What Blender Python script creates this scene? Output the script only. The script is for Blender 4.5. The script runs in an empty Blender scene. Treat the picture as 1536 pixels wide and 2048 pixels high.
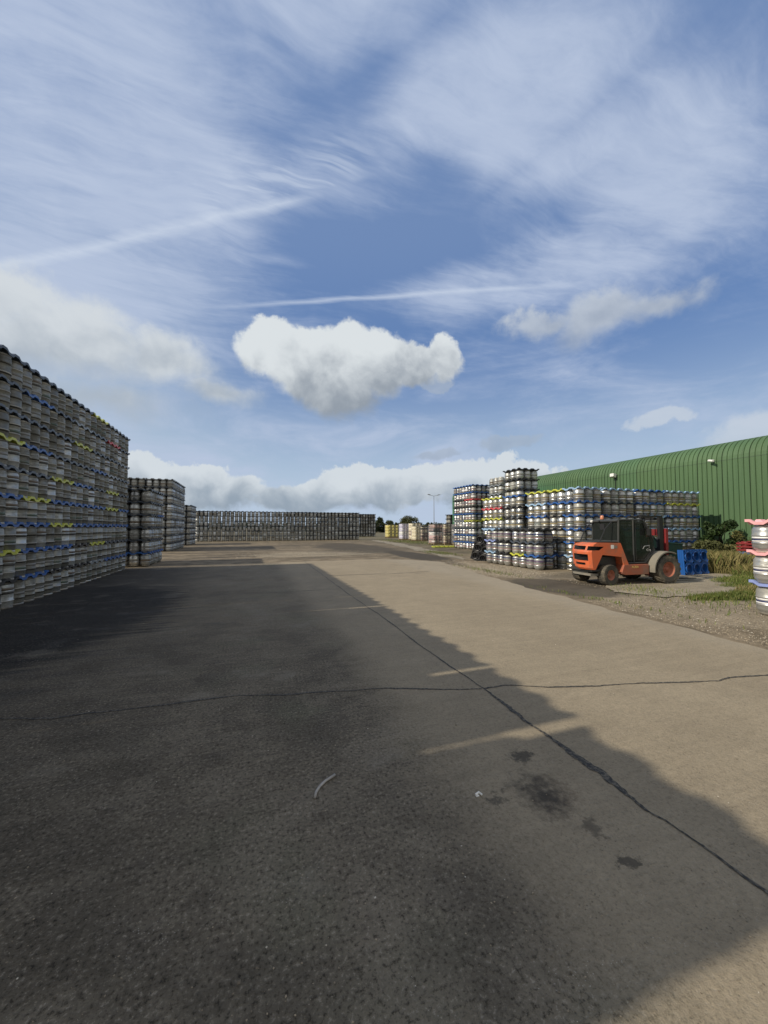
import bpy, math, random
import numpy as np
from mathutils import Vector, Matrix
random.seed(7)
rng = np.random.default_rng(7)
S = bpy.context.scene
COL = S.collection
R = math.radians

# ------------------------------------------------------------------ camera
cam = bpy.data.objects.new('camera', bpy.data.cameras.new('camera'))
COL.objects.link(cam)
cam.location = (0, 0, 1.65)
cam.rotation_euler = (R(90 + 2.336), 0, R(-19.42))
cam.data.sensor_fit = 'VERTICAL'
cam.data.sensor_height = 36
cam.data.lens = 760 / 2048 * 36
cam.data.clip_end = 3000
S.camera = cam
S.view_settings.view_transform = 'Standard'
S.view_settings.look = 'None'
S.view_settings.gamma = 1
S.view_settings.use_curve_mapping = False
S.view_settings.exposure = 0.12

SUN_EL = 35.4
SUN_STRENGTH = 3.9
SKY_STRENGTH = 0.1

# ------------------------------------------------------------------ node helper
class X:
    """a socket with arithmetic"""
    def __init__(s, nt, k): s.nt, s.k = nt, k
    def op(s, o, *a, clamp=False):
        n = s.nt.nodes.new('ShaderNodeMath'); n.operation = o; n.use_clamp = clamp
        for i, v in enumerate((s,) + a):
            if isinstance(v, X): s.nt.links.new(v.k, n.inputs[i])
            else: n.inputs[i].default_value = v
        return X(s.nt, n.outputs[0])
    def __add__(s, o): return s.op('ADD', o)
    __radd__ = __add__
    def __sub__(s, o): return s.op('SUBTRACT', o)
    def __rsub__(s, o): return X.const(s.nt, o).op('SUBTRACT', s)
    def __mul__(s, o): return s.op('MULTIPLY', o)
    __rmul__ = __mul__
    def __truediv__(s, o): return s.op('DIVIDE', o)
    def max(s, o): return s.op('MAXIMUM', o)
    def min(s, o): return s.op('MINIMUM', o)
    def clamp(s): return s.op('ADD', 0.0, clamp=True)
    def smooth(s, a, b):
        n = s.nt.nodes.new('ShaderNodeMapRange'); n.interpolation_type = 'SMOOTHSTEP'
        s.nt.links.new(s.k, n.inputs[0]); n.inputs[1].default_value = a; n.inputs[2].default_value = b
        return X(s.nt, n.outputs[0])
    @staticmethod
    def const(nt, v):
        n = nt.nodes.new('ShaderNodeValue'); n.outputs[0].default_value = v; return X(nt, n.outputs[0])

def sep(nt, sock):
    n = nt.nodes.new('ShaderNodeSeparateXYZ'); nt.links.new(sock, n.inputs[0])
    return [X(nt, n.outputs[i]) for i in range(3)]
def comb(nt, x, y, z):
    n = nt.nodes.new('ShaderNodeCombineXYZ')
    for i, v in enumerate((x, y, z)):
        if isinstance(v, X): nt.links.new(v.k, n.inputs[i])
        else: n.inputs[i].default_value = v
    return n.outputs[0]
def mapping(nt, vec, loc=(0,0,0), rot=(0,0,0), scale=(1,1,1)):
    n = nt.nodes.new('ShaderNodeMapping'); nt.links.new(vec, n.inputs[0])
    n.inputs[1].default_value = loc; n.inputs[2].default_value = rot; n.inputs[3].default_value = scale
    return n.outputs[0]
def noise(nt, vec, scale, detail=4, rough=0.55, dist=0.0, color=False):
    n = nt.nodes.new('ShaderNodeTexNoise'); nt.links.new(vec, n.inputs['Vector'])
    n.inputs['Scale'].default_value = scale; n.inputs['Detail'].default_value = detail
    n.inputs['Roughness'].default_value = rough; n.inputs['Distortion'].default_value = dist
    return n.outputs['Color'] if color else X(nt, n.outputs['Fac'])
def voro(nt, vec, scale, feature='F1', out='Distance'):
    n = nt.nodes.new('ShaderNodeTexVoronoi'); n.feature = feature
    nt.links.new(vec, n.inputs['Vector']); n.inputs['Scale'].default_value = scale
    return X(nt, n.outputs[out])
def mix(nt, fac, a, b, mode='MIX'):
    n = nt.nodes.new('ShaderNodeMix'); n.data_type = 'RGBA'; n.blend_type = mode
    if isinstance(fac, X): nt.links.new(fac.k, n.inputs[0])
    else: n.inputs[0].default_value = fac
    for i, v in ((6, a), (7, b)):
        if isinstance(v, X): nt.links.new(v.k, n.inputs[i])
        elif isinstance(v, (tuple, list)): n.inputs[i].default_value = (*v[:3], 1)
        else: nt.links.new(v, n.inputs[i])
    return n.outputs[2]

# ------------------------------------------------------------------ sky
W = bpy.data.worlds.new('World'); S.world = W; W.use_nodes = True
nt = W.node_tree; nt.nodes.clear()
out = nt.nodes.new('ShaderNodeOutputWorld'); bg = nt.nodes.new('ShaderNodeBackground')
nt.links.new(bg.outputs[0], out.inputs[0]); bg.inputs[1].default_value = SKY_STRENGTH
sky = nt.nodes.new('ShaderNodeTexSky'); sky.sky_type = 'NISHITA'; sky.sun_disc = False
sky.sun_elevation = R(SUN_EL); sky.sun_rotation = R(-90)
sky.air_density = 1.0; sky.dust_density = 0.6; sky.ozone_density = 2.2
tc = nt.nodes.new('ShaderNodeTexCoord').outputs['Generated']
dx, dy, dz = sep(nt, tc)
az = dx.op('ARCTAN2', dy) * 57.2958
el = dz.op('ARCSINE') * 57.2958
az0, el0 = az, el
w1 = noise(nt, tc, 7.0, 6, 0.60, 0.0, color=True); w1x, w1y, w1z = sep(nt, w1)
azw = az + (w1x - 0.5) * 9.5
elw = el + (w1y - 0.5) * 6.5
zc = dz.max(0.03)
plane = comb(nt, dx / zc, dy / zc, 0.0)
def blob(a0, e0, ra, re):
    u = (az - a0) / ra; v = (el - e0) / re
    return X.const(nt, 1.0) - (u * u + v * v).op('SQRT')
def dirv(a, e):
    a, e = R(a), R(e); return Vector((math.sin(a) * math.cos(e), math.cos(a) * math.cos(e), math.sin(e)))
def trail(p, q, w, grow=0.0):
    """distance to the great circle through two directions, 1 on it"""
    n = dirv(*p).cross(dirv(*q)).normalized()
    dd = (dx * n.x + dy * n.y + dz * n.z)
    return dd
K = 1.0 / SKY_STRENGTH
def c(r, g, b, k=1.0): return (r * K * k, g * K * k, b * K * k)
# high cirrus: fibres lie one way on the cloud plane
warp = noise(nt, mapping(nt, plane, scale=(1, 1, 1)), 1.3, 3, 0.5, color=True)
pw = nt.nodes.new('ShaderNodeVectorMath'); pw.operation = 'MULTIPLY_ADD'
nt.links.new(warp, pw.inputs[0]); pw.inputs[1].default_value = (0.35, 0.35, 0); nt.links.new(plane, pw.inputs[2])
fib = noise(nt, mapping(nt, pw.outputs[0], rot=(0, 0, R(-40)), scale=(0.8, 5.0, 1)), 2.0, 9, 0.62, 0.25)
fib2 = noise(nt, mapping(nt, pw.outputs[0], loc=(3, 1, 0), rot=(0, 0, R(-25)), scale=(1.0, 2.2, 1)), 1.3, 7, 0.6, 0.4)
nb0 = noise(nt, tc, 2.6, 6, 0.6, 0.3)
ripple = noise(nt, mapping(nt, pw.outputs[0], rot=(0, 0, R(-62)), scale=(3.0, 24, 1)), 1.6, 3, 0.5, 0.4)
cover = (blob(-20, 43, 36, 18) * 1.5).clamp().max((blob(8, 56, 34, 8) * 1.3).clamp()).max((blob(36, 48.5, 30, 8.5) * 1.8).clamp())
cover = cover.max((blob(52, 37, 20, 13) * 1.9).clamp()).max((blob(38, 31.5, 22, 5) * 1.5).clamp()).max((blob(-26, 28, 36, 11) * 1.3).clamp())
cover = cover.max((blob(9, 44, 17, 7) * 0.7).clamp()).max(az.op('ABSOLUTE').smooth(66, 100) * 0.95)  # last term: unseen cloud added outside the view, for neutral fill in the shade
low = (el.smooth(34, 6)) * 0.34 + 0.10
holes = (blob(15, 37.0, 21, 5.2) * 1.5).clamp().max((blob(43, 38, 9, 3.4) * 1.3).clamp()).max((blob(27, 44, 8, 4.0) * 1.1).clamp()).max((blob(18, 51.5, 7, 3.5) * 0.7).clamp()).max((blob(64, 42, 10, 9) * 0.6).clamp())
dens = (cover * 1.0 + low - holes * 0.62)
softn = noise(nt, mapping(nt, tc, rot=(0, R(25), 0), scale=(1.0, 1.0, 3.2)), 3.2, 7, 0.62, 0.5)
hi_ = el.smooth(14, 36)
fibs = fib * hi_ + softn * (1.0 - hi_)
fib2s = fib2 * hi_ + softn * (1.0 - hi_)
fine = noise(nt, mapping(nt, pw.outputs[0], loc=(1, 5, 0), rot=(0, 0, R(-46)), scale=(1.8, 8.0, 1)), 2.2, 8, 0.62, 0.6)
fine2 = noise(nt, mapping(nt, pw.outputs[0], loc=(4, 2, 0), rot=(0, 0, R(-15)), scale=(3.0, 7.0, 1)), 2.0, 10, 0.66, 0.6)
wisp = (fine * 0.55 + fine2 * 0.45) * hi_ + softn * (1.0 - hi_)
cir = ((fibs * 0.5 + fib2s * 0.8 + nb0 * 0.7 + wisp * 0.55 - 1.27) * 1.7 + dens * 0.9 + 0.10).smooth(0.0, 1.35)
cir = (cir * (0.72 + 0.45 * wisp)).clamp()
base = mix(nt, 0.75, sky.outputs[0], c(0.125, 0.225, 0.46))
hz = el.smooth(26, 1)
base = mix(nt, hz * 0.85, base, c(0.47, 0.58, 0.69))
base = mix(nt, el.smooth(26, 40) * 0.16, base, c(0.33, 0.41, 0.57))
base = mix(nt, (az.smooth(8, -26) * el.smooth(42, 18)) * 0.55, base, c(0.44, 0.53, 0.62))
cur = mix(nt, cir * 0.95, base, mix(nt, az.op('ABSOLUTE').smooth(70, 105), c(0.44, 0.515, 0.665), c(0.60, 0.58, 0.54)))  # the added cloud out of view is whitened to neutralise the shade
# contrails
t1 = trail((-23.5, 27.9), (6.5, 41), 1)
m1 = ((t1 * 57.3 + (fib2 - 0.5) * 1.6 + (ripple - 0.5) * 0.5) )
band1 = (X.const(nt, 1.0) - m1.op('ABSOLUTE') / 0.75).clamp() * az.smooth(12, 3)
feather = ((m1 - 0.2).smooth(0.0, 0.6)) * ((m1).smooth(6.0, 1.5)) * az.smooth(-11, -4) * az.smooth(20, 12) * ripple.smooth(0.42, 0.68)
feather_n = ((m1 * -1.0 - 0.2).smooth(0.0, 0.6)) * ((m1 * -1.0).smooth(6.0, 1.5)) * az.smooth(-11, -4) * az.smooth(20, 12) * ripple.smooth(0.42, 0.68)
t2 = trail((-8.8, 27.3), (48.5, 30.0), 1)
band2 = (X.const(nt, 1.0) - (t2 * 57.3 + (fib - 0.5) * 0.8).op('ABSOLUTE') / 0.42).clamp() * az.smooth(-11, 10) * az.smooth(50, 36)
cur = mix(nt, (band1 * (0.4 + fine * 0.9) * 0.8).max(feather_n * 0.5).max(band2 * 0.6), cur, c(0.54, 0.61, 0.73))
# cumulus
wv = nt.nodes.new('ShaderNodeVectorMath'); wv.operation = 'MULTIPLY_ADD'
nt.links.new(noise(nt, tc, 5.0, 3, 0.5, color=True), wv.inputs[0]); wv.inputs[1].default_value = (0.10, 0.10, 0.10); nt.links.new(tc, wv.inputs[2])
nd = noise(nt, wv.outputs[0], 8.0, 9, 0.55, 0.0)
nb = noise(nt, tc, 3.6, 4, 0.5, 0.0)
bil = 1.0 - voro(nt, wv.outputs[0], 13.0, 'SMOOTH_F1') * 1.5
nd2 = noise(nt, mapping(nt, wv.outputs[0], loc=(0.02, -0.004, -0.022)), 8.0, 6, 0.5, 0.0)
relief = (nd - nd2) * 1.6
nf = noise(nt, wv.outputs[0], 26.0, 8, 0.62, 0.0)
def blobw(a0, e0, ra, re):
    u = (azw - a0) / ra; v = (elw - e0) / re
    return X.const(nt, 1.0) - (u * u + v * v).op('SQRT')
def cloud(cur, blobs, amp, e_lo, e_hi, soft, opac, white, grey, bias=0.0, sl=0.0):
    b = None
    for x in blobs:
        y = blobw(*x); b = y if b is None else b.max(y)
    d = b + (nd - 0.5) * amp + (nb - 0.5) * amp * 0.8 + (nf - 0.5) * amp * 0.45 + (bil - 0.45) * amp * 0.30
    hgt = ((el - e_lo) / (e_hi - e_lo))
    m = (d / ((1.0 - hgt.clamp() * 0.72) * (soft * 1.5))).smooth(-0.02, 1.0)
    t = (hgt + (nd - 0.5) * 0.25 + (nb - 0.5) * 0.5 + relief + bias - d * 0.22 - (az - blobs[0][0]) * (0.012 * sl)).smooth(0.0, 0.9)
    return mix(nt, m * opac, cur, mix(nt, t, grey, white))
wh, gr = c(0.66, 0.70, 0.72), c(0.27, 0.31, 0.36)
cur = cloud(cur, [(20, 6.2, 12, 3.2), (31, 6.0, 7, 3.4), (9, 4.4, 12, 2.8), (-6, 5.6, 8, 3.4), (-15, 6, 8, 3.6), (40, 6, 8, 4)], 1.1, 1.5, 8.0, 0.30, 0.95, c(0.60, 0.65, 0.69), c(0.27, 0.33, 0.40), -0.05)
cur = cloud(cur, [(63.5, 8.5, 7, 4.2), (55.5, 12.8, 3.4, 1.3)], 1.1, 6, 11, 0.8, 0.62, c(0.55, 0.6, 0.66), c(0.34, 0.40, 0.48))
cur = cloud(cur, [(49.8, 26.3, 9.0, 3.8), (56.5, 25.8, 6, 2.2), (42, 27.0, 6, 2.0)], 1.2, 22, 29, 0.9, 0.85, c(0.48, 0.53, 0.60), c(0.34, 0.39, 0.47))
cur = cloud(cur, [(-22, 20.5, 19, 6.0), (-12, 21.0, 10, 4.6), (-27, 23, 9, 5.0), (-5, 18.2, 6, 2.4), (-18, 15, 14, 3.0)], 0.8, 14, 25, 0.9, 0.92, c(0.60, 0.64, 0.67), c(0.38, 0.43, 0.485), 0.10)
cur = cloud(cur, [(28, 10.8, 4.5, 1.0), (38, 12, 5, 1.2), (27.0, 20.4, 3.6, 1.8)], 1.0, 7, 14, 0.6, 0.55, c(0.36, 0.42, 0.5), c(0.25, 0.31, 0.40))
cur = cloud(cur, [(11.5, 23.6, 11.5, 5.0), (4.4, 25.0, 6.2, 3.8), (17.0, 23.0, 8.5, 5.6), (13.0, 19.6, 8.6, 5.0), (28.0, 23.7, 4.4, 3.2), (23.5, 22.6, 5, 3.4), (8.0, 21.0, 6, 4)], 0.62, 14.6, 26.5, 0.42, 0.98, wh, gr, -0.02, 1.0)
nt.links.new(cur, bg.inputs[0])

# ------------------------------------------------------------------ sun (low in the west, straight across the yard)
sun = bpy.data.objects.new('sun', bpy.data.lights.new('sun', 'SUN')); COL.objects.link(sun)
sun.data.energy = SUN_STRENGTH; sun.data.angle = R(0.53); sun.data.color = (1.0, 0.90, 0.74)
sdir = Vector((-math.cos(R(SUN_EL)), 0.0, math.sin(R(SUN_EL))))
sun.rotation_euler = sdir.to_track_quat('Z', 'Y').to_euler()
sun.location = (-20, 0, 20)

# ------------------------------------------------------------------ materials
M = {}
def newmat(name):
    m = bpy.data.materials.new(name); m.use_nodes = True
    nt = m.node_tree; b = nt.nodes['Principled BSDF']
    return m, nt, b
def setc(nt, b, v):
    if isinstance(v, (tuple, list)): b.inputs['Base Color'].default_value = (*v[:3], 1)
    else: nt.links.new(v, b.inputs['Base Color'])
def bump(nt, b, h, strength, dist=0.01):
    n = nt.nodes.new('ShaderNodeBump'); n.inputs['Strength'].default_value = strength
    n.inputs['Distance'].default_value = dist
    nt.links.new(h.k, n.inputs['Height']); nt.links.new(n.outputs[0], b.inputs['Normal'])
def objco(nt): return nt.nodes.new('ShaderNodeTexCoord').outputs['Object']
def rnd(nt):
    g = nt.nodes.new('ShaderNodeNewGeometry'); o = nt.nodes.new('ShaderNodeObjectInfo')
    return (X(nt, g.outputs['Random Per Island']) + X(nt, o.outputs['Random'])).op('FRACT')
def worldpos(nt): return nt.nodes.new('ShaderNodeNewGeometry').outputs['Position']

def simple(name, col, rough=0.6, metal=0.0, var=0.25, vscale=6.0, dirt=None, dirt_amt=0.5, bumpy=0.0, spec=0.5):
    m, nt, b = newmat(name)
    p = worldpos(nt)
    n = noise(nt, p, vscale, 6, 0.6)
    r = rnd(nt)
    k = (n - 0.5) * var * 2 + (r - 0.5) * var
    cc = mix(nt, (k + 0.5).clamp(), tuple(x * (1 - var) for x in col), tuple(min(1, x * (1 + var)) for x in col))
    if dirt:
        n2 = noise(nt, p, vscale * 0.45, 8, 0.7)
        cc = mix(nt, n2.smooth(0.42, 0.7) * dirt_amt, cc, dirt)
    setc(nt, b, cc)
    b.inputs['Metallic'].default_value = metal
    rr = (n * 0.25 + rough - 0.12).clamp(); nt.links.new(rr.k, b.inputs['Roughness'])
    b.inputs['Specular IOR Level'].default_value = spec
    if bumpy: bump(nt, b, noise(nt, p, 60, 4, 0.6), bumpy)
    M[name] = m; return m

def steel(name, col, dirtcol, metal=0.8, rough=0.36, dirt=0.35):
    m, nt, b = newmat(name)
    p = worldpos(nt); r = rnd(nt)
    st = noise(nt, mapping(nt, p, scale=(3, 3, 26)), 1.4, 5, 0.6)
    bl = noise(nt, p, 7.0, 6, 0.65)
    hue = (r * 7.13).op('FRACT')
    base = mix(nt, r, tuple(x * 0.50 for x in col), tuple(min(1, x * 1.12) for x in col))
    base = mix(nt, hue * 0.35, base, (col[0] * 0.9, col[1] * 0.84, col[2] * 0.70))
    d = (bl * 0.7 + st * 0.5 + (hue - 0.5) * 0.25).smooth(0.50, 0.82) * dirt
    setc(nt, b, mix(nt, d, base, dirtcol))
    nt.links.new(((1.0 - d) * metal).k, b.inputs['Metallic'])
    nt.links.new((d * 0.5 + rough + (st - 0.5) * 0.25).k, b.inputs['Roughness'])
    M[name] = m; return m
steel('steel_bright', (0.52, 0.54, 0.55), (0.17, 0.16, 0.13), 0.88, 0.33, 0.7)
steel('steel_grey', (0.50, 0.525, 0.53), (0.13, 0.13, 0.115), 0.55, 0.42, 0.7)
steel('steel_dull', (0.29, 0.29, 0.265), (0.085, 0.082, 0.066), 0.55, 0.46, 0.8)
steel('steel_rim', (0.36, 0.35, 0.33), (0.07, 0.065, 0.055), 0.65, 0.45, 0.7)
steel('steel_rim_light', (0.62, 0.60, 0.55), (0.15, 0.14, 0.11), 0.7, 0.40, 0.5)
for n, col in dict(band_navy=(0.02, 0.03, 0.11), band_purple=(0.07, 0.045, 0.09), band_red=(0.22, 0.06, 0.07), band_white=(0.72, 0.72, 0.72),
                   band_ochre=(0.26, 0.21, 0.10), band_brown=(0.13, 0.10, 0.07), band_grey=(0.20, 0.20, 0.19), band_green=(0.07, 0.10, 0.07), band_dark=(0.028, 0.027, 0.024), band_light=(0.46, 0.455, 0.42)).items():
    simple(n, col, 0.5, 0.0, 0.3, 9, (0.16, 0.14, 0.11), 0.45)
for n, col in dict(tray_blue=(0.028, 0.105, 0.34), tray_yellow=(0.50, 0.53, 0.07), tray_black=(0.018, 0.019, 0.022), tray_dark=(0.05, 0.065, 0.09),
                   tray_light=(0.30, 0.46, 0.66), tray_grey=(0.22, 0.25, 0.28), tray_red=(0.62, 0.07, 0.08), tray_pink=(0.80, 0.40, 0.42), tray_violet=(0.26, 0.33, 0.66),
                   tray_orange=(0.60, 0.40, 0.05)).items():
    simple(n, col, 0.42, 0.0, 0.25, 5, (0.10, 0.095, 0.085), 0.25)
M['tray_blue_loose'] = simple('tray_blue_loose', (0.012, 0.085, 0.31), 0.32, 0, 0.2, 5)
simple('paint_orange', (0.62, 0.13, 0.045), 0.5, 0.0, 0.15, 5, (0.24, 0.15, 0.10), 0.65)
simple('paint_orange_dirty', (0.34, 0.095, 0.05), 0.6, 0.0, 0.25, 4, (0.17, 0.13, 0.10), 0.8)
simple('paint_dark', (0.030, 0.033, 0.033), 0.5, 0.0, 0.25, 6, (0.08, 0.075, 0.06), 0.4)
simple('paint_black', (0.012, 0.012, 0.013), 0.55, 0.0, 0.2, 6)
simple('paint_red', (0.22, 0.016, 0.018), 0.5, 0.0, 0.2, 6, (0.05, 0.03, 0.03), 0.5)
simple('fender_grey', (0.19, 0.18, 0.15), 0.75, 0.0, 0.2, 8, (0.28, 0.24, 0.18), 0.5)
simple('rubber', (0.055, 0.052, 0.045), 0.85, 0.0, 0.2, 9, (0.20, 0.17, 0.12), 0.75, 0.3)
simple('rim_orange', (0.36, 0.12, 0.07), 0.6, 0.0, 0.2, 9, (0.12, 0.08, 0.06), 0.6)
simple('chrome', (0.7, 0.7, 0.68), 0.2, 1.0, 0.1)
simple('white_plastic', (0.75, 0.75, 0.72), 0.4, 0, 0.1)
simple('beacon_orange', (0.55, 0.22, 0.12), 0.3, 0, 0.1)
simple('teal_paint', (0.010, 0.055, 0.050), 0.45, 0.0, 0.25, 4, (0.05, 0.06, 0.05), 0.4)
simple('lettering_yellow', (0.65, 0.50, 0.16), 0.5, 0, 0.1)
simple('lettering_white', (0.72, 0.72, 0.70), 0.5, 0, 0.1)
simple('seat_black', (0.02, 0.02, 0.02), 0.7)
simple('pole_grey', (0.30, 0.31, 0.32), 0.5, 0.6, 0.1)
simple('hose_rubber', (0.36, 0.34, 0.31), 0.7, 0, 0.2, 30, (0.09, 0.085, 0.08), 0.6)
simple('wood', (0.30, 0.22, 0.13), 0.8, 0, 0.25, 9)
simple('bark', (0.075, 0.06, 0.045), 0.9, 0, 0.3, 9)
for n, col in dict(load_yellow=(0.62, 0.54, 0.14), load_lilac=(0.62, 0.60, 0.74), load_brown=(0.32, 0.22, 0.18), load_cream=(0.70, 0.64, 0.46), load_purple=(0.24, 0.20, 0.50),
                   load_black=(0.03, 0.03, 0.035), load_white=(0.75, 0.75, 0.73), load_green=(0.05, 0.13, 0.09), load_grey=(0.36, 0.36, 0.36), load_pink=(0.55, 0.35, 0.33)).items():
    simple(n, col, 0.45, 0.0, 0.3, 5)
m, nt, b = newmat('cab_glass'); b.inputs['Base Color'].default_value = (0.022, 0.026, 0.024, 1)
b.inputs['Roughness'].default_value = 0.07; b.inputs['Alpha'].default_value = 0.72; b.inputs['IOR'].default_value = 1.5
M['cab_glass'] = m
# stretch film
m, nt, b = newmat('film'); b.inputs['Base Color'].default_value = (0.6, 0.62, 0.65, 1)
b.inputs['Roughness'].default_value = 0.18; b.inputs['Alpha'].default_value = 0.16
M['film'] = m

# green profiled sheet
m, nt, b = newmat('green_sheet')
p = worldpos(nt); px_, py_, pz_ = sep(nt, p)
streak = noise(nt, mapping(nt, p, scale=(1, 7, 0.35)), 1.0, 6, 0.6)
big = noise(nt, p, 0.25, 4, 0.5)
panel = (py_ * (1 / 1.0)).op('FLOOR'); pr = noise(nt, comb(nt, panel * 3.7, 0.0, 0.0), 1.0, 0, 0.5)
cc = mix(nt, (streak * 0.6 + big * 0.4).smooth(0.3, 0.72), (0.052, 0.096, 0.040), (0.088, 0.150, 0.066))
cc = mix(nt, (pr - 0.5) * 0.9 + 0.3, cc, (0.07, 0.15, 0.075))
teal = py_.smooth(18.5, 24.0) * (pz_.smooth(5.2, 4.2)) * 0.6
cc = mix(nt, teal, cc, (0.05, 0.185, 0.105))
seam = ((pz_ + (noise(nt, p, 3, 2, 0.5) - 0.5) * 0.02 - 4.66).op('ABSOLUTE')).smooth(0.03, 0.01)
cc = mix(nt, seam * 0.5, cc, (0.03, 0.05, 0.03))
lap = ((py_ / 1.0).op('FRACT') - 0.97).smooth(0.0, 0.01)
cc = mix(nt, lap * 0.55, cc, (0.02, 0.035, 0.018))
run = noise(nt, mapping(nt, p, scale=(1, 9, 0.22)), 1.6, 8, 0.7).smooth(0.56, 0.74) * pz_.smooth(2.0, 4.6)
cc = mix(nt, run * 0.45, cc, (0.035, 0.055, 0.03))
fix = voro(nt, comb(nt, 0.0, py_ * 5.0, pz_ * 0.8), 1.0).smooth(0.06, 0.03)
stain = noise(nt, mapping(nt, p, scale=(1, 3, 0.5)), 0.8, 8, 0.7).smooth(0.58, 0.8) * pz_.smooth(3.2, 0.0)
cc = mix(nt, stain * 0.7, cc, (0.16, 0.15, 0.10))
setc(nt, b, cc); b.inputs['Roughness'].default_value = 0.62; b.inputs['Specular IOR Level'].default_value = 0.35
M['green_sheet'] = m

def leafmat(name, a, bcol, ccol=None):
    m, nt, b = newmat(name)
    g = nt.nodes.new('ShaderNodeNewGeometry'); r = X(nt, g.outputs['Random Per Island'])
    cc = mix(nt, r, a, bcol)
    if ccol: cc = mix(nt, (r * 9.7).op('FRACT').smooth(0.75, 0.95), cc, ccol)
    big = noise(nt, g.outputs['Position'], 0.9, 3, 0.5)
    cc = mix(nt, big.smooth(0.3, 0.7) * 0.5, cc, tuple(x * 0.55 for x in a))
    setc(nt, b, cc); b.inputs['Roughness'].default_value = 0.6
    b.inputs['Specular IOR Level'].default_value = 0.25
    M[name] = m
leafmat('leaf_dark', (0.018, 0.040, 0.012), (0.045, 0.075, 0.020))
leafmat('leaf_mid', (0.050, 0.075, 0.022), (0.10, 0.12, 0.035), (0.16, 0.14, 0.05))
leafmat('leaf_far', (0.022, 0.040, 0.018), (0.055, 0.075, 0.030), (0.08, 0.09, 0.035))
leafmat('leaf_olive', (0.055, 0.065, 0.025), (0.11, 0.115, 0.04))
leafmat('leaf_scrub', (0.060, 0.072, 0.022), (0.14, 0.135, 0.045), (0.24, 0.19, 0.08))
leafmat('grass_blade', (0.075, 0.115, 0.022), (0.17, 0.20, 0.05), (0.30, 0.25, 0.11))
leafmat('grass_dry', (0.17, 0.155, 0.055), (0.30, 0.25, 0.11), (0.09, 0.13, 0.03))

# stones
m, nt, b = newmat('stone')
g = nt.nodes.new('ShaderNodeNewGeometry'); r = X(nt, g.outputs['Random Per Island'])
cc = mix(nt, r, (0.11, 0.09, 0.065), (0.36, 0.30, 0.215)); cc = mix(nt, (r * 13.3).op('FRACT').smooth(0.92, 0.96), cc, (0.58, 0.54, 0.46))
setc(nt, b, cc); b.inputs['Roughness'].default_value = 0.9; M['stone'] = m

# ---- concrete
m, nt, b = newmat('concrete')
p = worldpos(nt); x, y, z = sep(nt, p)
n1 = noise(nt, p, 0.55, 6, 0.6); n2 = noise(nt, p, 2.6, 8, 0.65); n3 = noise(nt, p, 16, 6, 0.7); n4 = noise(nt, p, 110, 3, 0.6)
sw = noise(nt, mapping(nt, p, rot=(0, 0, R(3)), scale=(0.55, 5.5, 1)), 1.3, 8, 0.65)      # scrape marks run across the yard
base = mix(nt, (n1 * 0.5 + sw * 0.5).smooth(0.30, 0.70), (0.270, 0.225, 0.158), (0.365, 0.308, 0.218))
base = mix(nt, n2.smooth(0.35, 0.75) * 0.40, base, (0.215, 0.182, 0.130))
base = mix(nt, n3.smooth(0.3, 0.75) * 0.45, base, (0.19, 0.162, 0.115))
# dirt film on the slabs beside the tall stack, then its shade painted darker
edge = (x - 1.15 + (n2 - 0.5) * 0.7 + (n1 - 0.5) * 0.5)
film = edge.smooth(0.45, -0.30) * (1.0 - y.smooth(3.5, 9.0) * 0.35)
wall_shade = (x + (n1 - 0.5) * 3.0).smooth(0.8, -4.4)  # shade thickening towards the tall stack, painted into the concrete colour
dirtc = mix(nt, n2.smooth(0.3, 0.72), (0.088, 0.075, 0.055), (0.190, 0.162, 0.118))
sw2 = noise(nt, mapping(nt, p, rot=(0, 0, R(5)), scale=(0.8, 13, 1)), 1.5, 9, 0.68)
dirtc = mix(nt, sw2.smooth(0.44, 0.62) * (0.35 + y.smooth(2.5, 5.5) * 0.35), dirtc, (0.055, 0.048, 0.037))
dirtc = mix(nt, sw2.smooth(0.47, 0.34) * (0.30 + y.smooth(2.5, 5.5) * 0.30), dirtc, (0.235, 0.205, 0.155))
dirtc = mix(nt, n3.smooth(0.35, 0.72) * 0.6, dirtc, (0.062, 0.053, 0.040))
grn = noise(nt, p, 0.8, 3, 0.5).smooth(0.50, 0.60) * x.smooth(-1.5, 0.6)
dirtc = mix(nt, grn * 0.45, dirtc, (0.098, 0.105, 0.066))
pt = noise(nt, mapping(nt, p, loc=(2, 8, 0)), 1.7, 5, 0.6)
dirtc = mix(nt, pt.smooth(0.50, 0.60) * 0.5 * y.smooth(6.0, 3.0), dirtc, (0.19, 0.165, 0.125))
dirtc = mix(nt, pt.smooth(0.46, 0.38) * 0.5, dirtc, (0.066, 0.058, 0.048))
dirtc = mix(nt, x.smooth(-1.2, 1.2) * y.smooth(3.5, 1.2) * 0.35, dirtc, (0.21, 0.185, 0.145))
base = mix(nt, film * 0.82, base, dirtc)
black = (sw * 0.75 + n1 * 0.35 - 0.1 + wall_shade * 0.22).smooth(0.50, 0.66) * wall_shade.smooth(0.2, 0.8)
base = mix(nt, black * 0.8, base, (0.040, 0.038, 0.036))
base = mix(nt, wall_shade * 0.7, base, (0.042, 0.038, 0.032))
stain_shade = 1.0 - ((((x + 3.7) / 2.3) * ((x + 3.7) / 2.3)) + (((y - 9.2) / 3.6) * ((y - 9.2) / 3.6))).op('SQRT') + (sw - 0.5) * 1.1 + (n1 - 0.5) * 0.8  # black stain by the stack, with the shade there painted in
base = mix(nt, stain_shade.smooth(-0.20, 0.20) * 0.96, base, (0.012, 0.0115, 0.011))
foot_shade = (x + 4.4 + (sw - 0.5) * 2.2 + (n2 - 0.5)).smooth(0.7, -0.2)  # shade along the stack foot, painted as a dark strip
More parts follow.
